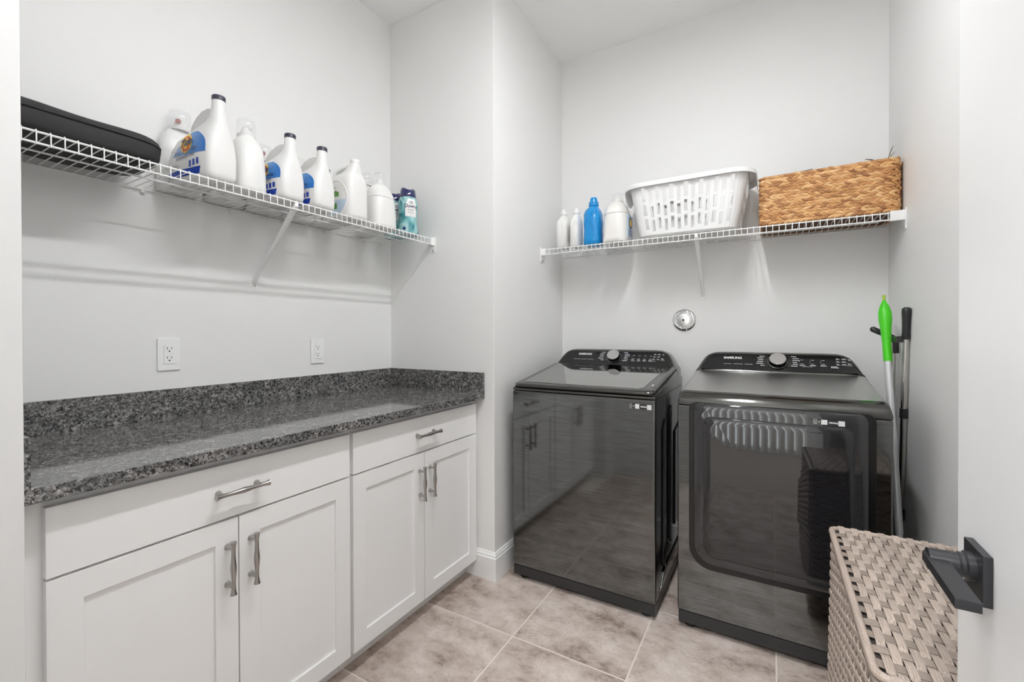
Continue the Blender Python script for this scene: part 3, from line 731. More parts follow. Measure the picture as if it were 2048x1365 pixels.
#--SPLIT--
# ================================================================== wire shelves
def tube_obj(name, pts, r, mat, parent, seg=8, world=True, label=None):
    return obj(name, MB().tube(pts, r, seg), mat, parent, world=world, angle=60, label=label)
RODR, WIRR, LIPD = 0.0030, 0.0015, 0.0275
def wire_shelf(label, origin, length, depth, to, brace_at, brace_foot, clips, end0, end1):
    """local: u along the wall, w away from the wall; to(u, w, z) gives room coordinates"""
    t = thing('wire_shelf', label, 'shelf', to(length / 2, 0.0, origin))
    z = origin
    tube_obj('back_rod', [to(0.004, 0.006, z - 0.001), to(length - 0.004, 0.006, z - 0.001)], RODR, M['wire'], t)
    tube_obj('middle_rod', [to(0.004, depth * 0.5, z - 0.003), to(length - 0.06, depth * 0.5, z - 0.003)], RODR, M['wire'], t)
    tube_obj('front_rod', [to(0.004, depth, z), to(length - 0.004, depth, z)], RODR, M['wire'], t)
    tube_obj('lip_rod', [to(0.004, depth, z - LIPD), to(length - 0.004, depth, z - LIPD)], RODR, M['wire'], t)
    n = int((length - 0.03) / 0.0254); base = None; u0 = (length - (n - 1) * 0.0254) / 2
    for k in range(n):
        u = u0 + k * 0.0254
        if base is None:
            pts = [to(u, 0.003, z + 0.0035), to(u, depth - 0.006, z + 0.0035), to(u, depth + 0.001, z + 0.0045), to(u, depth + 0.0042, z + 0.001), to(u, depth + 0.0042, z - LIPD - 0.004)]
            base = tube_obj('deck_wire', pts, WIRR, M['wire'], t, 6); p0 = Vector(to(u, 0, 0))
        else:
            c = base.copy(); COL.objects.link(c); c.parent = t; c.location = Vector(to(u, 0, 0)) - p0
    # brace
    bu = brace_at; fz = brace_foot[1]
    br = obj('brace', MB().tube([to(brace_foot[0], 0.004, fz - 0.004), to(brace_foot[0], 0.010, fz + 0.014), to(bu, depth - 0.012, z - LIPD + 0.002), to(bu, depth + 0.002, z - LIPD + 0.014), to(bu, depth + 0.002, z - 0.002)], [0.0075, 0.0085, 0.0108, 0.009, 0.006], 12), M['wire'], t, world=True)
    a = to(brace_foot[0] - 0.012, 0.0, fz - 0.026); b = to(brace_foot[0] + 0.012, 0.0025, fz + 0.008)
    L = LOC[t.name]
    obj('brace_foot', MB().box(min(a[0], b[0]), max(a[0], b[0]), min(a[1], b[1]), max(a[1], b[1]), a[2], b[2]).off((-L[0], -L[1], -L[2])), M['wire'], br, bevel=0.001)
    s0, s1 = Vector(to(brace_foot[0], 0.002, fz - 0.015)), Vector(to(brace_foot[0], 0.0045, fz - 0.015))
    obj('screw', MB().tube([s0, s1], 0.0042, 12).off((-L[0], -L[1], -L[2])), M['steel'], br)
    for u in clips:
        a = to(u - 0.007, 0.0, z - 0.013); b = to(u + 0.007, 0.012, z - 0.0035)
        obj('wall_clip', MB().box(min(a[0], b[0]), max(a[0], b[0]), min(a[1], b[1]), max(a[1], b[1]), a[2], b[2]), M['wire'], t, bevel=0.002, world=True)
    for u, ln in ((0.0, end0), (length, end1)):
        if ln == 0: continue
        sg = 1 if u == 0 else -1
        mb = MB()
        for (ua, ub, wa, wb, za, zb) in ((u, u + sg * 0.004, depth - 0.017, depth + 0.014, z - 0.070, z + 0.016), (u, u + sg * ln, depth - 0.008, depth + 0.0085, z - LIPD - 0.0055, z + 0.0075)):
            a = to(ua, wa, za); b = to(ub, wb, zb)
            mb.box(min(a[0], b[0]), max(a[0], b[0]), min(a[1], b[1]), max(a[1], b[1]), a[2], b[2])
        bk = obj('end_bracket', mb, M['wire'], t, bevel=0.0015, world=True)
        a, b = Vector(to(u + sg * 0.003, depth, z - 0.060)), Vector(to(u + sg * 0.009, depth, z - 0.060))
        obj('screw', MB().tube([a, b], 0.005, 12).off((-L[0], -L[1], -L[2])), M['steel'], bk)
    return t
LA = 0 - YN
sa = wire_shelf('long white wire shelf on the wall above the granite worktop', SAZ, LA, SAX - 0.0, lambda u, w, z: (w, YN + u, z), -0.791 - YN, (-0.769 - YN, 1.425),
                [0.43, 0.72, 0.93, 1.15, 1.38], 0.0, 0.030)
LB = XW - XR
sb = wire_shelf('white wire shelf on the wall above the washer and dryer', SBZ, LB, YB - SBY, lambda u, w, z: (XR + u, YB - w, z), 1.543 - XR, (1.536 - XR, 1.413),
                [0.16, 0.30, 0.72, 1.05, 1.32], 0.032, 0.050)
ZA, ZB = SAZ + 0.0052, SBZ + 0.0052

# ================================================================== things on the left shelf
# black soft case lying on its back
case = thing('soft_case', 'black padded zip case lying at the end of the left wire shelf', 'case', (0.14, -1.36, ZA))
rings, seam = [], []
for k in range(25):
    t = k / 24; y = -1.572 + t * 0.392
    e = min(1.0, (1 - abs(2 * t - 1) ** 7) ** 0.5 if abs(2 * t - 1) < 1 else 0.0); e = max(e, 0.0)
    h = 0.050 * (0.42 + 0.58 * e); dpt = 0.062 + 0.068 * e
    ring = []
    for q in range(36):
        a = 2 * PI * q / 36; c_, s_ = math.cos(a), math.sin(a)
        x = 0.145 + dpt * math.copysign(abs(c_) ** 0.55, c_); zz = 0.0525 + 0.002 * math.sin(9 * t) + h * math.copysign(abs(s_) ** (0.80 if s_ > 0 else 0.38), s_)
        ring.append((x - 0.14, y + 1.36, zz))
    rings.append(ring)
    seam.append((0.145 + dpt * 1.0 + 0.0008 - 0.14, y + 1.36, 0.051 + 0.32 * h))
obj('case_body', MB().rings(rings), M['fabric'], case, angle=60)
sm = [(x * (1 - 0.045), y, z + 0.013) for x, y, z in seam]
obj('piping', MB().tube(seam, 0.0022, 6), M['black_plastic'], case)

def secs_at(secs, z):
    for a, b in zip(secs, secs[1:]):
        if a[0] <= z <= b[0]:
            t = (z - a[0]) / max(1e-9, b[0] - a[0]); return [a[i] + t * (b[i] - a[i]) for i in range(6)]
    return list(secs[-1])
def side_map(secs, off):
    """(u, v) on the broad side facing local -y"""
    def fn(u, v):
        z, cx, cy, rx, ry, n = secs_at(secs, v)
        q = min(0.999, abs((u - cx) / rx)); return (u, cy - ry * (1 - q ** n) ** (1 / n) - off, v)
    return fn
def blob_rows(name, f_lo, f_hi, v0, v1, fn, mat, parent, nv=14, nu=12):
    """filled shape between two boundary curves u = f_lo(v) .. f_hi(v), laid on a surface"""
    mb = MB(); rows = []
    for k in range(nv + 1):
        v = v0 + (v1 - v0) * k / nv; a, b = f_lo(v), f_hi(v)
        rows.append([fn(a + (b - a) * q / nu, v) for q in range(nu + 1)])
    mb.rings(rows, False, False, close=False)
    me = bpy.data.meshes.new(name); me.from_pydata(mb.v, [], mb.f); me.materials.append(mat)
    me.polygons.foreach_set('use_smooth', [True] * len(me.polygons))
    o = bpy.data.objects.new(name, me); link(o, parent); return o
def ell(c, r, s=1):
    return lambda v: c[0] + s * r[0] * math.sqrt(max(0.0, 1 - ((v - c[1]) / r[1]) ** 2))

TIDE = [(0.0, 0, 0, 0.092, 0.040, 3.8), (0.004, 0, 0, 0.102, 0.046, 4.4), (0.012, 0, 0, 0.109, 0.0505, 5.0), (0.025, 0, 0, 0.1115, 0.0525, 5.2), (0.080, 0, 0, 0.111, 0.0530, 5.2), (0.110, 0.004, 0, 0.1065, 0.0512, 4.6), (0.140, 0.015, 0, 0.095, 0.0465, 4.0),
        (0.160, 0.034, 0, 0.0755, 0.0395, 3.2), (0.178, 0.055, 0, 0.0530, 0.0312, 2.8), (0.192, 0.069, 0, 0.0365, 0.0255, 2.4), (0.206, 0.0775, 0, 0.0255, 0.0222, 2.1), (0.232, 0.0820, 0, 0.0205, 0.0200, 2.0), (0.262, 0.0835, 0, 0.0180, 0.0183, 2.0)]
def scaled(secs, sx, sy, sz): return [(z * sz, cx * sx, cy * sy, rx * sx, ry * sy, n) for z, cx, cy, rx, ry, n in secs]
def tide_bottle(label, x, y, sz, sx=1.0, rz=0.10, group=None):
    """label side faces the near end of the shelf; spout at the shelf front"""
    t = thing('detergent_jug', label, 'bottle', (x, y, ZA), rz, group)
    secs = scaled(TIDE, sx, 1.05, sz)
    bd = obj('jug_body', MB().loft(secs, 48), M['hdpe'], t, angle=60)
    z1 = 0.262 * sz
    cp = MB().lathe([(0.0, z1 - 0.001), (0.0190, z1 - 0.001), (0.0200, z1), (0.0203, z1 + 0.013), (0.0190, z1 + 0.0150), (0.0, z1 + 0.0150)], 'z', (0.0835 * sx, 0, 0), 28)
    obj('cap', cp, M['cap_dark'], t, angle=40, label='dark navy screw cap')
    # grip leaf behind the spout
    lf = [(-0.060, 0.146), (-0.046, 0.176), (-0.026, 0.200), (0.000, 0.220), (0.028, 0.233), (0.056, 0.238), (0.072, 0.235), (0.070, 0.205), (0.050, 0.180), (0.010, 0.150)]
    wd = [0.006, 0.014, 0.018, 0.020, 0.021, 0.020, 0.016, 0.006, 0.004, 0.003]      # the grip overhangs a scooped hollow
    obj('grip', MB().rings([[(a * sx, -w, b * sz) for (a, b), w in zip(lf, wd)], [(a * sx, w, b * sz) for (a, b), w in zip(lf, wd)]]), M['hdpe'], t, bevel=0.003, seg=3, angle=60)
    # front label
    f0 = side_map(secs, 0.0006); f1 = side_map(secs, 0.0010); f2 = side_map(secs, 0.0013); f3 = side_map(secs, 0.0018)
    k = sz
    L = lambda a, b: (a, b * k)
    lo = lambda v: (-0.104 + max(0.0, (v / k - 0.020) / 0.140) ** 1.45 * 0.124) * sx
    hi = lambda v: sx * (0.094 - max(0.0, (v / k - 0.092) / 0.068) ** 3.0 * 0.052 if v / k > 0.092 else 0.094 - 0.012 * max(0.0, (0.040 - v / k) / 0.04))
    lb = blob_rows('label', lo, hi, 0.016 * k, 0.159 * k, f0, M['label_white'], t, 36, 18)
    blob_rows('label_blue_field', lambda v: lo(v) + 0.001, lambda v: hi(v) - 0.001, 0.084 * k, 0.158 * k, f1, M['label_blue'], lb, 30, 18)
    blob_rows('label_band', lambda v: -0.099 + (v / k - 0.018) * 0.5, lambda v: 0.080 - 0.3 * (0.042 - v / k), 0.018 * k, 0.040 * k, f1, M['royal'], lb, 6, 12)
    c = (0.004, 0.121 * k)
    for nm, r, mt, fo in (('emblem_ring', (0.029, 0.032 * k), 'yellow', f2), ('emblem_disc', (0.022, 0.0255 * k), 'orange', f3)):
        blob_rows(nm, ell(c, r, -1), ell(c, r, 1), c[1] - r[1] * 0.9995, c[1] + r[1] * 0.9995, fo, M[mt], lb, 32, 8)
    r = (0.0155, 0.0180 * k)
    f4 = side_map(secs, 0.0023); f5 = side_map(secs, 0.0041)
    blob_rows('emblem_core', ell(c, r, -1), ell(c, r, 1), c[1] - r[1] * 0.9995, c[1] + r[1] * 0.9995, f4, M['yellow'], lb, 24, 8)
    text_obj('lettering', 'Tide', lambda a, b: f5(c[0] + 0.001 + a, c[1] - 0.010 * k + b * k + 0.18 * a), M['navy'], lb, 0.036, shear=0.25, bold=0.0011, sx=0.86)
    text_obj('lettering', 'free & gentle', lambda a, b: f5(0.008 + a, 0.0895 * k + b * k + 0.10 * a), M['navy'], lb, 0.0215)
    text_obj('lettering', 'ADVANCED CARE', lambda a, b: f5(0.006 + a, 0.0735 * k + b * k + 0.08 * a), M['navy'], lb, 0.0115, bold=0.0003)
    flat_obj('icon_block', [[L(u, v), L(u + 0.0115, v), L(u + 0.0115, v + 0.019), L(u + 0.0057, v + 0.0215), L(u, v + 0.019)] for u, v in ((0.022, 0.0435), (0.0405, 0.0455), (0.0590, 0.0475))], f2, M['royal'], lb)
    flat_obj('small_print', [[L(-0.062, v), L(-0.062 + w, v), L(-0.062 + w, v + 0.0016), L(-0.062, v + 0.0016)] for v, w in ((0.046, 0.030), (0.051, 0.034), (0.056, 0.026))], f2, M['dim_print'], lb)
    return t
tide_bottle('largest white detergent jug with blue Tide label beside the black case', 0.193, -1.052, 1.03, 1.04, 0.11)
tide_bottle('white detergent jug with dark cap and blue label, first beyond the clear-capped bottle', 0.199, -0.800, 0.915)
tide_bottle('white detergent jug with dark cap and blue label, next to the green-labelled jug', 0.199, -0.661, 0.915)

CUPB = [(0.0, 0, 0, 0.90, 0.88, 3.5), (0.02, 0, 0, 0.99, 0.98, 3.5), (0.10, 0, 0, 1.0, 1.0, 3.2), (0.35, 0, 0, 1.0, 0.98, 3.0), (0.55, 0, 0, 0.97, 0.95, 2.8), (0.78, 0, 0, 0.88, 0.88, 2.6), (0.90, 0, 0, 0.72, 0.74, 2.3), (0.97, 0, 0, 0.52, 0.56, 2.0), (1.0, 0, 0, 0.46, 0.50, 2.0)]
def cup_bottle(label, loc, rx, ry, hb, cup_r, cup_h, spot, rotz=0.0, group=None, mat='hdpe', arch=False, band=False, tap_rot=0.0):
    """white bottle with a pouring tap under a clear measuring cup"""
    t = thing('detergent_bottle', label, 'bottle', loc, rotz, group)
    secs = [(z * hb, 0, 0, a * rx, b * ry, n) for z, _, _, a, b, n in CUPB]
    obj('bottle_body', MB().loft(secs, 44), M[mat], t, angle=60)
    obj('collar', MB().lathe([(0, hb - 0.001), (cup_r * 0.93, hb - 0.001), (cup_r * 0.93, hb + 0.008), (cup_r * 0.8, hb + 0.010), (0, hb + 0.010)], 'z', (0, 0, 0), 24), M[mat], t)
    tp = MB().lathe([(0, hb + 0.008), (cup_r * 0.62, hb + 0.008), (cup_r * 0.55, hb + 0.022), (cup_r * 0.42, hb + 0.030), (cup_r * 0.38, hb + 0.034), (0, hb + 0.034)], 'z', (0, 0, 0), 20)
    tp.tube([(-cup_r * 0.3, 0, hb + 0.033), (0, 0, hb + 0.036), (cup_r * 0.62, 0, hb + 0.030)], [0.006, 0.008, 0.0065], 10)
    tp = obj('tap', tp, M[mat], t, angle=50); tp.rotation_euler = (0, 0, tap_rot)
    if spot:
        obj('tap_button', MB().lathe([(0, 0.0), (0.0085, 0.0), (0.0085, 0.003), (0, 0.003)], 'x', (cup_r * 0.62, 0, hb + 0.028), 16), M['red'], tp, label='dull red tap button')
    cp = MB().rings([[(r * math.cos(2 * PI * k / 28), r * math.sin(2 * PI * k / 28), z) for k in range(28)] for r, z in ((cup_r, hb + 0.004), (cup_r * 0.99, hb + cup_h * 0.6), (cup_r * 0.96, hb + cup_h - 0.004), (cup_r * 0.90, hb + cup_h))], False, True)
    obj('measuring_cup', cp, M['clear'], t, angle=50, label='clear plastic measuring cup')
    if arch:                                              # moulded grip lines on the front
        for s in (-1, 1):
            pts = [(rx * 0.985, s * ry * (0.20 + 0.42 * q), hb * (0.86 - 0.55 * q)) for q in (0, 0.25, 0.5, 0.75, 1.0)]
            obj('grip_ridge', MB().tube([(p[0] * (0.97 - 0.09 * (1 - k / 4)), p[1], p[2]) for k, p in enumerate(pts)], [0.002, 0.004, 0.0045, 0.004, 0.002], 8), M[mat], t, angle=80)
    if band:
        zb = hb * 0.70; s = secs_at(secs, zb)
        obj('shoulder_ridge', MB().loft([(zb - 0.004, 0, 0, s[3] + 0.0002, s[4] + 0.0002, s[5]), (zb, 0, 0, s[3] + 0.0028, s[4] + 0.0028, s[5]), (zb + 0.005, 0, 0, s[3] * 0.985, s[4] * 0.985, s[5])], 44), M[mat], t)
    return t
cup_bottle('plain white bottle with a clear cup between the two nearest Tide jugs', (0.226, -0.925, ZA), 0.062, 0.054, 0.205, 0.031, 0.060, False, tap_rot=0.6)
cup_bottle('plain white ridged bottle with a clear cup beside the teal bottles', (0.222, -0.290, ZA), 0.064, 0.072, 0.212, 0.029, 0.060, False, band=True, tap_rot=2.4)
# back row, mostly hidden: their cups and caps show
cup_bottle('white bottle with clear cup and red tap behind the largest Tide jug', (0.036, -1.052, ZA), 0.034, 0.068, 0.222, 0.034, 0.066, True, 0.0, tap_rot=-0.6)
cup_bottle('white bottle with red tap button behind the first jug past the clear-capped bottle', (0.043, -0.752, ZA), 0.038, 0.068, 0.212, 0.032, 0.062, True, 0.0, tap_rot=-0.6)
cup_bottle('white bottle with red tap button behind the two dark-capped jugs', (0.043, -0.598, ZA), 0.038, 0.066, 0.212, 0.032, 0.062, True, 0.0, tap_rot=-0.6)
cup_bottle('white bottle with clear cup in the back row behind the ridged bottle', (0.050, -0.218, ZA), 0.042, 0.040, 0.262, 0.031, 0.060, False, 0.0, tap_rot=1.2)
def dark_cap_bottle(label, y, h):
    t = thing('detergent_bottle', label, 'bottle', (0.043, y, ZA))
    obj('bottle_body', MB().loft([(z * h, 0, 0, a * 0.038, b * 0.066, n) for z, _, _, a, b, n in CUPB], 40), M['hdpe'], t, angle=60)
    obj('cap', MB().lathe([(0, h - 0.001), (0.0190, h - 0.001), (0.0200, h + 0.012), (0.019, h + 0.015), (0, h + 0.016)]), M['cap_dark'], t, angle=40)
dark_cap_bottle('white bottle with a dark cap behind the clear-capped front bottle', -0.905, 0.256)
dark_cap_bottle('white bottle with a dark cap behind the green-labelled jug', -0.455, 0.258)

# jug with a handle and a green-printed label
JUG = [(0.0, 0, 0, 0.086, 0.052, 4), (0.006, 0, 0, 0.097, 0.060, 4), (0.020, 0, 0, 0.100, 0.062, 4), (0.150, 0.001, 0, 0.098, 0.061, 4), (0.178, 0.003, 0, 0.095, 0.058, 3.6), (0.192, 0.010, 0, 0.084, 0.050, 3.2), (0.200, 0.026, 0, 0.064, 0.044, 2.8), (0.208, 0.044, 0, 0.045, 0.040, 2.5), (0.224, 0.058, 0, 0.031, 0.032, 2.2), (0.244, 0.066, 0, 0.022, 0.023, 2), (0.254, 0.067, 0, 0.0185, 0.0185, 2)]
jt = thing('handled_jug', 'large white jug with a loop handle and green-printed label', 'bottle', (0.198, -0.472, ZA))
obj('jug_body', MB().loft(JUG, 48), M['hdpe'], jt, angle=60)
obj('cap', MB().lathe([(0, 0.253), (0.0195, 0.253), (0.0205, 0.256), (0.0200, 0.266), (0.018, 0.269), (0, 0.269)], 'z', (0.067, 0, 0), 24), M['hdpe'], jt, angle=40)
obj('handle', MB().tube([(0.055, 0, 0.240), (0.030, 0, 0.243), (-0.010, 0, 0.241), (-0.042, 0, 0.237), (-0.060, 0, 0.226), (-0.068, 0, 0.205), (-0.070, 0, 0.175)], [0.011, 0.0105, 0.010, 0.0105, 0.0115, 0.015, 0.020], 14), M['hdpe'], jt, angle=60)
fj = [side_map(JUG, 0.0005 + 0.0005 * k) for k in range(4)]
c, r = (0.012, 0.090), (0.066, 0.076)
rim = MB()
rim.rings([[fj[0](c[0] + (r[0] + g) * math.cos(2 * PI * k / 40), c[1] + (r[1] + g) * math.sin(2 * PI * k / 40)) for k in range(40)] for g in (0.006, 0.003, 0.0)], False, False)
rim.v = [(x, y - (0.0022 if 40 <= i < 80 else 0), z) for i, (x, y, z) in enumerate(rim.v)]
obj('label_rim', rim, M['hdpe'], jt, angle=60)
lb = blob_rows('label', ell(c, r, -1), ell(c, r, 1), c[1] - r[1] * 0.999, c[1] + r[1] * 0.999, fj[0], M['label_white'], jt, 20, 12)
blob_rows('label_pale_field', ell(c, (r[0] - 0.002, r[1] - 0.002), -1), ell(c, (r[0] - 0.002, r[1] - 0.002), 1), c[1] - r[1] * 0.95, c[1] - 0.008, fj[1], M['lpale'], lb, 12, 12)
flat_obj('green_emblem', [[(-0.004, 0.098), (0.036, 0.098), (0.036, 0.116), (0.026, 0.118), (0.016, 0.126), (0.006, 0.118), (-0.004, 0.116)], [(0.008, 0.044), (0.024, 0.044), (0.024, 0.064), (0.016, 0.074), (0.008, 0.064)]], fj[2], M['lgreen'], lb)
flat_obj('small_print', [[(-0.03, 0.136), (0.020, 0.136), (0.016, 0.1385), (-0.03, 0.1385)], [(0.0, 0.106), (0.030, 0.106), (0.030, 0.1075), (0.0, 0.1075)]], fj[3], M['dim_print'], lb)

# teal scent-bead bottles
DOWNY = [(0.0, 0.047), (0.004, 0.0515), (0.020, 0.0510), (0.055, 0.0465), (0.095, 0.0450), (0.130, 0.0475), (0.155, 0.0490), (0.172, 0.0475), (0.184, 0.0430), (0.190, 0.0400)]
def rad(v):
    for a, b in zip(DOWNY, DOWNY[1:]):
        if a[0] <= v <= b[0]: return a[1] + (v - a[0]) / (b[0] - a[0]) * (b[1] - a[1])
    return DOWNY[-1][1]
def teal_bottle(label, loc, rotz):
    t = thing('scent_bead_bottle', label, 'bottle', loc, rotz)
    obj('bottle_body', MB().lathe([(0, 0)] + [(r, z) for z, r in DOWNY] + [(0, 0.190)], seg=40), M['teal'], t, angle=60)
    capm = MB(); rings = []
    for r, z in ((0.0415, 0.189), (0.0420, 0.192), (0.0400, 0.208), (0.0365, 0.226), (0.031, 0.233), (0.018, 0.234)):
        rings.append([(r * math.cos(2 * PI * k / 36), r * math.sin(2 * PI * k / 36), z + (0.007 * math.cos(2 * (2 * PI * k / 36)) if z > 0.22 else 0)) for k in range(36)])
    obj('cap', capm.rings(rings), M['cap_blue'], t, angle=60, label='glossy navy cap')
    def cyl(off):
        return lambda u, v: ((rad(v) + off) * math.sin(u / 0.047), -(rad(v) + off) * math.cos(u / 0.047), v)
    f0, f1 = cyl(0.0005), cyl(0.0010)
    lo = lambda v: -0.030 + 0.014 * max(0, (v - 0.110) / 0.066) ** 2; hi = lambda v: 0.032 - 0.014 * max(0, (v - 0.110) / 0.066) ** 2
    lb = blob_rows('label', lo, hi, 0.088, 0.176, f0, M['label_white'], t, 12, 10)
    text_obj('lettering', 'Downy', lambda a, b: f1(a, 0.132 + b), M['navy'], lb, 0.0245, bold=0.0005, sx=0.9)
    text_obj('lettering', 'COMFY', lambda a, b: f1(a, 0.117 + b), M['navy'], lb, 0.0095, sx=1.1)
    text_obj('lettering', 'COOL', lambda a, b: f1(a, 0.105 + b), M['navy'], lb, 0.0095, sx=1.1)
    text_obj('lettering', '+', lambda a, b: f1(a, 0.092 + b), M['navy'], lb, 0.012)
    for s in (-1, 0, 1):
        cc = (s * 0.0045, 0.158)
        pts = [f1(cc[0] + 0.0055 * math.cos(2 * PI * k / 18), cc[1] + 0.0058 * math.sin(2 * PI * k / 18)) for k in range(19)]
        obj('petal_mark', MB().tube(pts, 0.0005, 4), M['navy'], lb)
    cc = (-0.034, 0.026); rr = 0.0085
    bd = blob_rows('round_mark', ell(cc, (rr, rr), -1), ell(cc, (rr, rr), 1), cc[1] - rr * 0.999, cc[1] + rr * 0.999, f0, M['navy'], t, 10, 4)
    return t
teal_bottle('teal bottle with navy cap and white Downy label at the shelf front', (0.252, -0.127, ZA), 1.10)
teal_bottle('second teal bottle with a navy cap, behind the front teal one', (0.140, -0.112, ZA), 0.95)
#--SPLIT--
# ================================================================== things on the back shelf
def slim_bottle(label, x, y, rx, ry, h, hole, print_side):
    t = thing('cleaner_bottle', label, 'bottle', (x, y, ZB))
    secs = [(0.0, 0, 0, rx * 0.90, ry * 0.9, 3), (0.004, 0, 0, rx, ry, 3.2), (h * 0.60, 0, 0, rx, ry, 3.2), (h * 0.70, 0, 0, rx * 0.93, ry * 0.90, 2.8), (h * 0.78, 0, 0, rx * 0.64, ry * 0.55, 2.2), (h * 0.84, 0, 0, 0.0150, 0.0150, 2), (h * 0.90, 0, 0, 0.0145, 0.0145, 2)]
    obj('bottle_body', MB().loft(secs, 40), M['hdpe'], t, angle=60)
    obj('cap', MB().lathe([(0, h * 0.86), (0.0185, h * 0.86), (0.0175, h * 0.93), (0.0140, h * 0.95), (0.0130, h * 0.995), (0.011, h), (0, h)], seg=22), M['hdpe'], t, angle=40)
    # moulded oval grip panel on the front
    c, r = (hole * rx, h * 0.42), (rx * 0.36, h * 0.17); fm = side_map(secs, -0.0004); fo = side_map(secs, 0.0016)
    mb = MB().rings([[f(c[0] + (r[0] + g) * math.cos(2 * PI * k / 28), c[1] + (r[1] + g) * math.sin(2 * PI * k / 28)) for k in range(28)] for f, g in ((fm, 0.0045), (fo, 0.002), (fo, 0.0005), (fm, -0.0025))], False, False)
    obj('grip_panel', mb, M['hdpe'], t, angle=60)
    if print_side:
        fs = lambda a, b: (rx + 0.0006, a, b)
        flat_obj('side_print', [[(-ry * 0.5 + q * 0.009, 0.030), (-ry * 0.5 + q * 0.009 + 0.0035, 0.030), (-ry * 0.5 + q * 0.009 + 0.0035, 0.030 + w), (-ry * 0.5 + q * 0.009, 0.030 + w)] for q, w in enumerate((0.09, 0.07, 0.085, 0.05))], fs, M['dim_print'], t)
    return t
slim_bottle('slim white bottle with lettered side, first from the stub wall', 0.816, 0.565, 0.034, 0.050, 0.226, 0.15, True)
slim_bottle('slim white bottle between the lettered bottle and the blue one', 0.892, 0.572, 0.030, 0.046, 0.226, 0.35, False)
# blue softener bottle
t = thing('softener_bottle', 'glossy blue plastic bottle with a blue cap on the back shelf', 'bottle', (0.993, 0.575, ZB))
BL = [(0.0, 0, 0, 0.043, 0.052, 3), (0.004, 0, 0, 0.048, 0.057, 3.2), (0.030, 0, 0, 0.049, 0.058, 3.2), (0.085, 0, 0, 0.047, 0.056, 3), (0.120, 0, 0, 0.049, 0.058, 3), (0.175, 0, 0, 0.048, 0.056, 3), (0.196, 0, 0, 0.041, 0.050, 2.6), (0.212, 0.002, 0, 0.030, 0.036, 2.2), (0.222, 0.002, 0, 0.024, 0.024, 2)]
obj('bottle_body', MB().loft(BL, 44), M['blue_plastic'], t, angle=60)
obj('cap', MB().lathe([(0, 0.221), (0.0265, 0.221), (0.0280, 0.224), (0.0265, 0.244), (0.0215, 0.246), (0.0195, 0.262), (0.0165, 0.270), (0, 0.271)], 'z', (0.002, 0, 0), 26), M['blue_plastic'], t, angle=40)
f = side_map(BL, 0.0015)
pts = [(0.046, 0.186), (0.030, 0.176), (0.014, 0.158), (0.006, 0.136), (0.008, 0.116), (0.016, 0.096), (0.022, 0.070), (0.024, 0.035)]
obj('swoosh_ridge', MB().tube([f(min(a, 0.0455), b) for a, b in pts], [0.002, 0.0035, 0.0042, 0.0045, 0.004, 0.0035, 0.003, 0.0015], 8), M['blue_plastic'], t, angle=60)
obj('grip_ridge', MB().tube([f(a, b) for a, b in ((-0.030, 0.170), (-0.022, 0.158), (-0.021, 0.140), (-0.026, 0.122), (-0.034, 0.108))], [0.0015, 0.003, 0.0036, 0.003, 0.0015], 8), M['blue_plastic'], t, angle=60)
# cream jug with a label on its flank
t = cup_bottle('cream white jug with a clear cup and blue label beside the laundry basket', (1.122, 0.605, ZB), 0.071, 0.092, 0.228, 0.033, 0.052, False, mat='hdpe_warm', band=True, tap_rot=1.0)
fs = lambda a, b: (0.0722 - 0.030 * max(0.0, abs(a) - 0.045) / 0.04, a, b)
lb = blob_rows('label', lambda v: -0.052, lambda v: 0.052, 0.030, 0.150, fs, M['lpale'], t, 8, 12)
fs2 = lambda a, b: (fs(a, b)[0] + 0.0006, a, b)
blob_rows('label_emblem', ell((0.0, 0.108), (0.030, 0.034), -1), ell((0.0, 0.108), (0.030, 0.034), 1), 0.0741, 0.1419, fs2, M['navy'], lb, 12, 8)
fs3 = lambda a, b: (fs(a, b)[0] + 0.0012, a, b)
blob_rows('emblem_core', ell((0.0, 0.108), (0.018, 0.020), -1), ell((0.0, 0.108), (0.018, 0.020), 1), 0.0881, 0.1279, fs3, M['yellow'], lb, 10, 6)
flat_obj('small_print', [[(-0.040, v), (0.038, v), (0.038, v + 0.005), (-0.040, v + 0.005)] for v in (0.040, 0.052, 0.064)], fs2, M['navy'], lb)

# ---- white slotted laundry basket
lbk = thing('laundry_basket', 'empty white plastic laundry basket with slotted sides', 'basket', (1.490, 0.648, ZB))
BA0, BB0, BA1, BB1, BHH = 0.226, 0.140, 0.280, 0.160, 0.272
def bk_ring(a, b, r, n):
    """n points evenly spread along a rounded rectangle, starting at the middle of the front"""
    segs = []; pts = []
    corners = [(a - r, -b + r, -PI / 2), (a - r, b - r, 0), (-a + r, b - r, PI / 2), (-a + r, -b + r, PI)]
    path = [(0, -b)]
    for cx, cy, a0 in corners:
        for k in range(13): path.append((cx + r * math.cos(a0 + PI / 2 * k / 12), cy + r * math.sin(a0 + PI / 2 * k / 12)))
    path.append((0, -b))
    d = [0]
    for p, q in zip(path, path[1:]): d.append(d[-1] + math.hypot(q[0] - p[0], q[1] - p[1]))
    j = 0
    for k in range(n):
        s_ = d[-1] * k / n
        while d[j + 1] < s_: j += 1
        t_ = (s_ - d[j]) / max(1e-9, d[j + 1] - d[j]); pts.append((path[j][0] + t_ * (path[j + 1][0] - path[j][0]), path[j][1] + t_ * (path[j + 1][1] - path[j][1])))
    return pts
NC = 92
rows = [0.0, 0.03, 0.09, 0.13, 0.30, 0.34, 0.36, 0.40, 0.56, 0.60, 0.66, 0.85, 0.92, 1.0]
even = ((0.13, 0.34), (0.40, 0.60), (0.66, 0.92)); odd = ((0.09, 0.30), (0.36, 0.56), (0.60, 0.85))
mb = MB(); rr = []
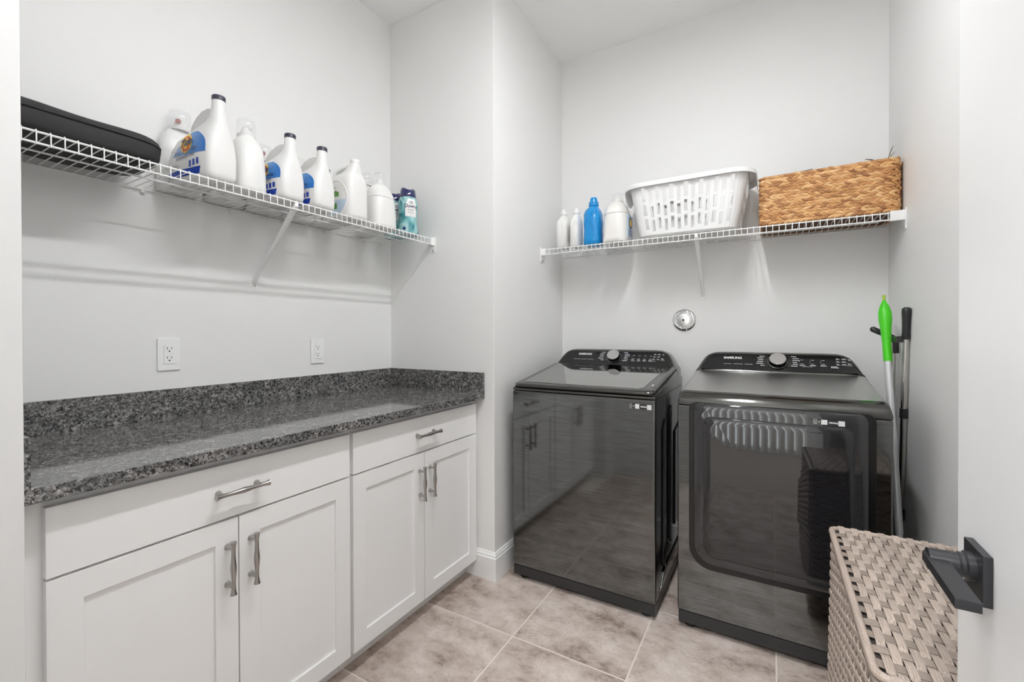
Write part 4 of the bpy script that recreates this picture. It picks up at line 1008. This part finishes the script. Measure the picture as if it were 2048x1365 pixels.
for tt in rows:
    q = tt ** 0.85; inset = 0.010 * max(0, 1 - tt / 0.03)
    rr.append([(x, y, 0.003 + tt * BHH) for x, y in bk_ring(BA0 + (BA1 - BA0) * q - inset, BB0 + (BB1 - BB0) * q - inset, 0.055 + 0.02 * q, NC)])
mb.v = [p for r_ in rr for p in r_]
nf = 12; nside = 6                                             # slots on half the front, on a side
def is_slot(c, lo, hi):
    k = c % NC
    if k % 2: return False
    i = k // 2                                                 # slot index around the rim from front middle
    tot = NC // 2
    # leave the four rounded corners closed
    ang = rr[5][k]
    if abs(ang[0]) > BA0 - 0.028 and abs(ang[1]) > BB0 - 0.042: return False
    pat = even if i % 2 == 0 else odd
    mid = (lo + hi) / 2
    return any(a < mid < b for a, b in pat)
for r_ in range(len(rows) - 1):
    for c in range(NC):
        if is_slot(c, rows[r_], rows[r_ + 1]): continue
        c2 = (c + 1) % NC
        mb.f.append((r_ * NC + c, r_ * NC + c2, (r_ + 1) * NC + c2, (r_ + 1) * NC + c))
mb.f.append(tuple(reversed(range(NC))))
bo = obj('basket_wall', mb, M['plastic'], lbk, smooth=False)
sd = bo.modifiers.new('thickness', 'SOLIDIFY'); sd.thickness = 0.0032; sd.offset = -1.0
mb = MB(); rg = []
for g, z in ((-0.002, BHH - 0.004), (0.004, BHH + 0.003), (0.022, BHH + 0.005), (0.031, BHH + 0.001), (0.034, BHH - 0.008), (0.034, BHH - 0.020), (0.0315, BHH - 0.020), (0.030, BHH - 0.008), (0.020, BHH + 0.001), (0.001, BHH - 0.006)):
    rg.append([(x, y, 0.003 + z - (0.050 * max(0.0, 1 - (y / (BB1 * 0.55)) ** 2) if abs(x) > BA1 - 0.012 and g > 0.025 and z < BHH - 0.01 else 0)) for x, y in bk_ring(BA1 + g, BB1 + g * 0.55, 0.075 + max(0, g), NC)])
mb.rings(rg + [rg[0]], False, False)
obj('rim', mb, M['plastic'], lbk, angle=50)

# ---- seagrass basket made of braided rows
SX0, SX1, SY0, SY1, SH = 1.817, 2.316, 0.536, 0.800, 0.222
sg = thing('seagrass_basket', 'brown braided seagrass basket in the corner of the back shelf', 'basket', ((SX0 + SX1) / 2, (SY0 + SY1) / 2, ZB + 0.002))
sxc, syc, sa_, sb_ = 0, 0, (SX1 - SX0) / 2 - 0.007, (SY1 - SY0) / 2 - 0.007
inner = MB(); w_ = 0.004
oL = bk_ring(sa_, sb_, 0.02, 48); iL = bk_ring(sa_ - w_, sb_ - w_, 0.017, 48)
inner.rings([[(x, y, 0.0) for x, y in oL], [(x, y, SH - 0.004) for x, y in oL], [(x, y, SH - 0.004) for x, y in iL], [(x, y, 0.008) for x, y in iL]])
obj('lining', inner, simple('dark_seagrass_core', srgb(92, 62, 38), 0.8), sg)
def perimeter(a, b, r):
    path = bk_ring(a, b, r, 400); d = [0]
    for p, q in zip(path, path[1:] + path[:1]): d.append(d[-1] + math.hypot(q[0] - p[0], q[1] - p[1]))
    def at(s_):
        s_ = s_ % d[-1]; k = min(399, int(s_ / d[-1] * 400)); p, q = path[k], path[(k + 1) % 400]
        tx, ty = q[0] - p[0], q[1] - p[1]; l = math.hypot(tx, ty); u = (s_ - d[k]) / max(1e-9, l)
        return (p[0] + tx * u, p[1] + ty * u), (tx / l, ty / l)
    return at, d[-1]
at, PER = perimeter(sa_ + 0.003, sb_ + 0.003, 0.022)
NROW = 9; pitch = 0.0205; nper = int(PER / pitch)
rng = random.Random(3)
for r_ in range(NROW):
    mb = MB(); tones = []; rh = (SH - 0.004) / NROW; z0 = 0.004 + rh * (r_ + 0.5)
    drift = rng.uniform(0, pitch); dirn = 1 if r_ % 2 == 0 else 1
    for k in range(nper):
        for s_ in (-1, 1):
            sc = drift + (k + (0.5 if s_ > 0 else 0)) * PER / nper
            (px, py), (tx, ty) = at(sc); nx, ny = ty, -tx
            L_, W_, T_ = 0.0200 * rng.uniform(0.9, 1.12), 0.0076 * rng.uniform(0.9, 1.12), 0.0062
            tilt = s_ * -0.35 * dirn + rng.uniform(-0.10, 0.10); cz = z0 + s_ * rh * 0.235 + rng.uniform(-0.0008, 0.0008)
            tone = rng.random(); bow = rng.uniform(0.0, 0.002)
            rings = []
            for i, e in enumerate((-1, -0.82, -0.4, 0.1, 0.55, 0.85, 1)):
                rad_ = max(0.05, math.sqrt(max(0, 1 - abs(e) ** 2.3)))
                al = e * L_; ring = []
                oo = 0.0025 * (1 - e) + bow                      # the leading tip dives under the next strand
                for j in range(7):
                    a_ = 2 * PI * j / 7; up = W_ * rad_ * math.cos(a_); ou = T_ * rad_ * math.sin(a_) + oo
                    lx = al * math.cos(tilt) - up * math.sin(tilt); lz = al * math.sin(tilt) + up * math.cos(tilt)
                    ring.append((px + tx * lx + nx * ou, py + ty * lx + ny * ou, cz + lz))
                rings.append(ring)
            n0 = len(mb.v); mb.rings(rings); tones += [tone] * (len(mb.v) - n0)
    obj('braid', mb, M['seagrass'], sg, angle=70, tone=tones, kind='stuff')
# wrapped bottom and top edges
for z in (0.004, SH - 0.001):
    ptsr = [(x, y, z) for x, y in bk_ring(sa_ + 0.004, sb_ + 0.004, 0.022, 80)]
    mb = MB(); mb.tube(ptsr + [ptsr[0]], 0.0048, 8); obj('edge_cord', mb, M['seagrass'], sg, angle=60, tone=[0.45] * len(mb.v))
# papers and twigs kept in it
def sheet(name, label, cat, x0, x1, y, ztop, mat, lean=0.0, notch=False):
    h = ztop - (ZB + 0.010); cx = (x0 + x1) / 2
    t_ = thing(name, label, cat, (cx, y, ZB + 0.010))
    w = (x1 - x0) / 2
    obj('cover', MB().prism([(-w, 0), (w, 0), (w, h), (w - 0.006, h + (0.006 if notch else 0)), (-w, h - 0.003)], -0.003, 0.003, 'y'), mat, t_, bevel=0.0005)
    obj('pages', MB().box(-w + 0.004, w - 0.004, -0.0022, 0.0022, 0.002, h - 0.004), M['paper'], t_)
sheet('paper_folder', 'dark folder edge standing up out of the seagrass basket', 'folder', 1.912, 2.030, 0.640, 1.9565, M['dark_paper'], notch=True)
sheet('magazine', 'pale magazine standing behind the dark folder in the seagrass basket', 'magazine', 1.905, 1.975, 0.665, 1.9600, M['paper'])
sheet('notebook', 'dark notebook corner in the seagrass basket near the right wall', 'notebook', 2.225, 2.275, 0.630, 1.9500, M['dark_paper'])
def twig(label, pts, r):
    o = obj('dried_stem', MB().tube(pts, [r * 1.2] * (len(pts) - 1) + [r * 0.6], 6), M['twig'], angle=60); tag(o, label, 'stem', None); return o
twig('short pale dried stem leaning left out of the seagrass basket', [(2.275, 0.64, 1.90), (2.262, 0.625, 1.945), (2.235, 0.622, 1.957), (2.213, 0.620, 1.963)], 0.0022)
twig('longest thin dried stem rising from the seagrass basket', [(2.285, 0.65, 1.88), (2.292, 0.63, 1.95), (2.303, 0.622, 1.99), (2.309, 0.620, 2.003)], 0.0012)
twig('bent dried stem rising beside the longest one in the seagrass basket', [(2.288, 0.66, 1.88), (2.296, 0.64, 1.94), (2.303, 0.630, 1.965), (2.314, 0.624, 1.975)], 0.0012)

# ================================================================== chrome wall cover on the back wall
vt = thing('wall_cover', 'round chrome cover plate on the wall above the washer', 'vent cover', (1.4385, YB, 1.2785))
def ylathe(prof, seg=36): return MB().lathe([(r, -h) for r, h in prof], 'y', (0, 0, 0), seg)
obj('flange', ylathe([(0.0, 0.0), (0.0635, 0.0), (0.0630, 0.003), (0.058, 0.008), (0.051, 0.0105), (0.049, 0.008), (0.0, 0.008)]), M['chrome'], vt, angle=50)
obj('ring', ylathe([(0.0475, 0.006), (0.0475, 0.018), (0.045, 0.021), (0.0425, 0.020), (0.0415, 0.012), (0.0, 0.012)]), M['chrome'], vt, angle=50)
kn = obj('knob', ylathe([(0.0, 0.010), (0.036, 0.010), (0.0385, 0.016), (0.0385, 0.026), (0.036, 0.031), (0.030, 0.033), (0.0, 0.0335)]), simple('satin_chrome', (0.78, 0.78, 0.78), 0.28, 1.0), vt, angle=40)
obj('screw', ylathe([(0.0, 0.0334), (0.0062, 0.0334), (0.0062, 0.0350), (0.004, 0.0355), (0.0, 0.0345)], 14), M['black_plastic'], kn)

# ================================================================== poles in the corner beside the dryer
def lerp(a, b, t_): return tuple(a[i] + (b[i] - a[i]) * t_ for i in range(3))
pb, ptp = (2.270, 0.160, 0.0), (2.270, 0.575, 1.364)
po = thing('broom_pole', 'silver pole with a bright green grip leaning in the corner', 'pole', pb)
rel = lambda p: (p[0] - pb[0], p[1] - pb[1], p[2] - pb[2])
P_ = lambda t_: rel(lerp(pb, ptp, t_))
obj('shaft', MB().tube([P_(0.0), P_(0.34)], 0.0105, 16), M['pole'], po, angle=60)
obj('shaft', MB().tube([P_(0.34), P_(0.345), P_(0.82)], [0.0115, 0.0125, 0.0122], 16), M['pole'], po, angle=60)
obj('shaft_button', MB().tube([tuple(P_(0.60)[i] + (-0.0125, -0.004, 0.0)[i] for i in range(3)), tuple(P_(0.60)[i] + (-0.0145, -0.005, 0.0)[i] for i in range(3))], 0.003, 10), M['chrome'], po)
gr = [(0.80, 0.0135), (0.805, 0.0145), (0.85, 0.0150), (0.895, 0.0185), (0.925, 0.0225), (0.945, 0.0225), (0.965, 0.0165), (0.978, 0.0085), (0.984, 0.006)]
obj('grip', MB().tube([P_(a) for a, _ in gr], [b for _, b in gr], 20), M['green'], po, angle=60, label='bright lime green grip')
obj('hang_loop', MB().tube([P_(0.980), P_(0.990), P_(1.0)], [0.0055, 0.0052, 0.0068], 10), M['lime'], po, angle=60)
# tall pole with black upright handle
qb, qt = (2.315, 0.560, 0.0), (2.315, 0.430, 1.306)
qo = thing('mop_pole', 'steel tube pole with an upright black handle against the right wall', 'pole', qb)
relq = lambda p: tuple(p[i] - qb[i] for i in range(3)); Q_ = lambda t_: relq(lerp(qb, qt, t_))
obj('tube', MB().tube([Q_(0.0), Q_(0.915)], 0.0098, 16), M['steel'], qo, angle=60)
gq = [(0.905, 0.0125), (0.912, 0.0140), (0.93, 0.0125), (0.965, 0.0135), (0.985, 0.0155), (0.996, 0.0145), (1.0, 0.008)]
obj('handle', MB().tube([Q_(a) for a, _ in gq], [b for _, b in gq], 18), M['black_plastic'], qo, angle=60)
for a0, a1 in ((0.665, 0.695), (0.345, 0.378)):
    obj('clamp', MB().tube([Q_(a0), Q_(a1)], 0.0130, 16), M['black_plastic'], qo, angle=60)
mbk = MB(); c_ = Q_(0.905); mbk.box(c_[0] - 0.030, c_[0] + 0.004, c_[1] - 0.006, c_[1] + 0.060, c_[2] - 0.012, c_[2] + 0.012)
obj('side_clip', mbk, M['black_plastic'], qo, bevel=0.003)
# grabber with a pistol grip behind it
rb, rt = (2.305, 0.700, 0.0), (2.311, 0.612, 1.165)
ro = thing('reacher_pole', 'slim steel pole with a black angled pistol grip behind the green-handled pole', 'pole', rb)
relr = lambda p: tuple(p[i] - rb[i] for i in range(3)); R_ = lambda t_: relr(lerp(rb, rt, t_))
obj('tube', MB().tube([R_(0.0), R_(1.0)], 0.0078, 14), M['steel'], ro, angle=60)
gp_ = [(0.006, -0.004, -0.045), (0.004, -0.002, 0.0), (0.000, 0.0, 0.018), (-0.018, 0.0, 0.030), (-0.052, 0.0, 0.047), (-0.072, 0.0, 0.058), (-0.079, 0.0, 0.062)]
top = R_(1.0)
obj('pistol_grip', MB().tube([tuple(top[i] + g[i] for i in range(3)) for g in gp_], [0.0100, 0.0110, 0.0125, 0.0115, 0.0120, 0.0120, 0.006], 16), M['black_plastic'], ro, angle=60)

# ================================================================== woven hamper
HX0, HX1, HY0_, HY1, HZ = 2.008, 2.300, -0.902, -0.256, 0.650
hp = thing('wicker_hamper', 'taupe woven hamper with a flat lid beside the open door', 'hamper', ((HX0 + HX1) / 2, (HY0_ + HY1) / 2, 0))
HL = LOC[hp.name]
hw, hd = (HX1 - HX0) / 2, (HY1 - HY0_) / 2
lid = obj('lid', MB().box(-hw + 0.012, hw - 0.012, -hd + 0.012, hd - 0.012, HZ - 0.018, HZ - 0.0105), simple('hamper_liner', (0.045, 0.036, 0.030), 0.8), hp)
PSX, PSY = 0.0150, 0.0430
nx_ = int((2 * hw - 0.022) / PSX); ny_ = int((2 * hd - 0.02) / PSY)
x_s = -(nx_ - 1) / 2 * PSX; y_s = -(ny_ - 1) / 2 * PSY
zc = HZ - 0.0055
for i in range(nx_):
    x = x_s + i * PSX; pts = []; n = 9 * (ny_ + 1)
    for k in range(n + 1):
        y = -hd + 0.010 + (2 * hd - 0.020) * k / n
        ph = (y - y_s) / PSY
        w_ = math.cos(PI * (ph + i)); w_ = math.tanh(2.2 * (w_ + 0.35)) if w_ > -0.35 else math.tanh(2.8 * (w_ + 0.35))
        pts.append((x + 0.0006 * math.sin(7 * y + i), y, zc + 0.0026 * w_ + 0.0008))
    if i % 2 == 0:                                             # every second strip is folded over the rim
        pts = [(x, -hd - 0.0062, HZ - 0.012), (x, -hd - 0.0055, HZ - 0.004), (x, -hd + 0.001, HZ + 0.0036), (x, -hd + 0.007, HZ + 0.0022)] + pts[2:-2] + [(x, hd - 0.007, HZ + 0.0022), (x, hd - 0.001, HZ + 0.0036), (x, hd + 0.0055, HZ - 0.004), (x, hd + 0.0062, HZ - 0.012)]
    obj('lid_strip', MB().ribbon(pts, (1, 0, 0), 0.0138, 0.0013), M['wicker_y'], lid, angle=60)
for j in range(ny_):
    y = y_s + j * PSY; pts = []; n = 5 * (nx_ + 1)
    for k in range(n + 1):
        x = -hw + 0.008 + (2 * hw - 0.016) * k / n
        pts.append((x, y, zc - 0.0009 * math.cos(PI * ((x - x_s) / PSX + j)) - 0.0002))
    obj('lid_strip', MB().ribbon(pts, (0, 1, 0), 0.0225, 0.0013), M['wicker_x'], lid, angle=60)
# wrapped rim of the lid and of the body
def wrapped(a, b, r, z, rad0, nm, par):
    base = bk_ring(a, b, r, 520)
    pts = [(x, y, z) for x, y in base]; rs = [rad0 * (1 + 0.10 * abs(math.sin(PI * k / 3.0 + 0.3 * math.sin(k * 0.37)))) for k in range(520)]
    mb = MB(); mb.tube(pts + [pts[0]], rs + [rs[0]], 8); return obj(nm, mb, M['wicker_y'], par, angle=75)
wrapped(hw - 0.003, hd - 0.003, 0.020, HZ - 0.0050, 0.0072, 'lid_rim', lid)
wrapped(hw - 0.004, hd - 0.004, 0.020, HZ - 0.0205, 0.0058, 'body_rim', hp)
# woven body: horizontal strips round it over upright stakes, slightly wider at the foot
obj('liner', MB().loft([(0.012, 0, 0, hw + 0.000, hd + 0.000, 12), (HZ - 0.030, 0, 0, hw - 0.010, hd - 0.010, 12)], 64), simple('hamper_core', (0.05, 0.040, 0.034), 0.8), hp)
mb = MB(); NP = 176; rows_h = 46
for q in range(rows_h):
    z = 0.016 + (HZ - 0.046) * q / (rows_h - 1); f_ = 1 - z / HZ
    base = bk_ring(hw - 0.004 + 0.010 * f_, hd - 0.004 + 0.010 * f_, 0.024, NP)
    rings = []
    for k in range(NP):
        x, y = base[k]; l = math.hypot(x / hw, y / hd); p0, p1 = base[k - 1], base[(k + 1) % NP]
        tx, ty = p1[0] - p0[0], p1[1] - p0[1]; tl = math.hypot(tx, ty); nx, ny = ty / tl, -tx / tl
        o_ = 0.0042 * math.cos(PI * (k / 4.0 + q)) + 0.0005 * math.sin(k * 1.7 + q); zz = z + 0.0012 * math.sin(k * 0.9 + q * 2.1)
        rings.append([(x + nx * (o_ - 0.0011), y + ny * (o_ - 0.0011), zz - 0.0058), (x + nx * (o_ + 0.0011), y + ny * (o_ + 0.0011), zz - 0.0050), (x + nx * (o_ + 0.0011), y + ny * (o_ + 0.0011), zz + 0.0050), (x + nx * (o_ - 0.0011), y + ny * (o_ - 0.0011), zz + 0.0058)])
    mb.rings(rings + [rings[0]], False, False)
obj('woven_side', mb, M['wicker_z'], hp, angle=60, kind='stuff')
mb = MB()
for k in range(0, NP, 4):
    b0, b1 = bk_ring(hw + 0.006, hd + 0.006, 0.024, NP)[k], bk_ring(hw - 0.004, hd - 0.004, 0.024, NP)[k]
    mb.tube([(b0[0], b0[1], 0.012), (b1[0], b1[1], HZ - 0.026)], 0.0035, 6)
obj('upright_stakes', mb, M['wicker_z'], hp, angle=60, kind='stuff')
for cx in (-1, 1):
    for cy in (-1, 1):
        obj('foot', MB().lathe([(0, 0), (0.012, 0), (0.013, 0.004), (0.011, 0.016), (0, 0.016)], 'z', (cx * (hw - 0.03), cy * (hd - 0.03), 0), 14), M['black_plastic'], hp)
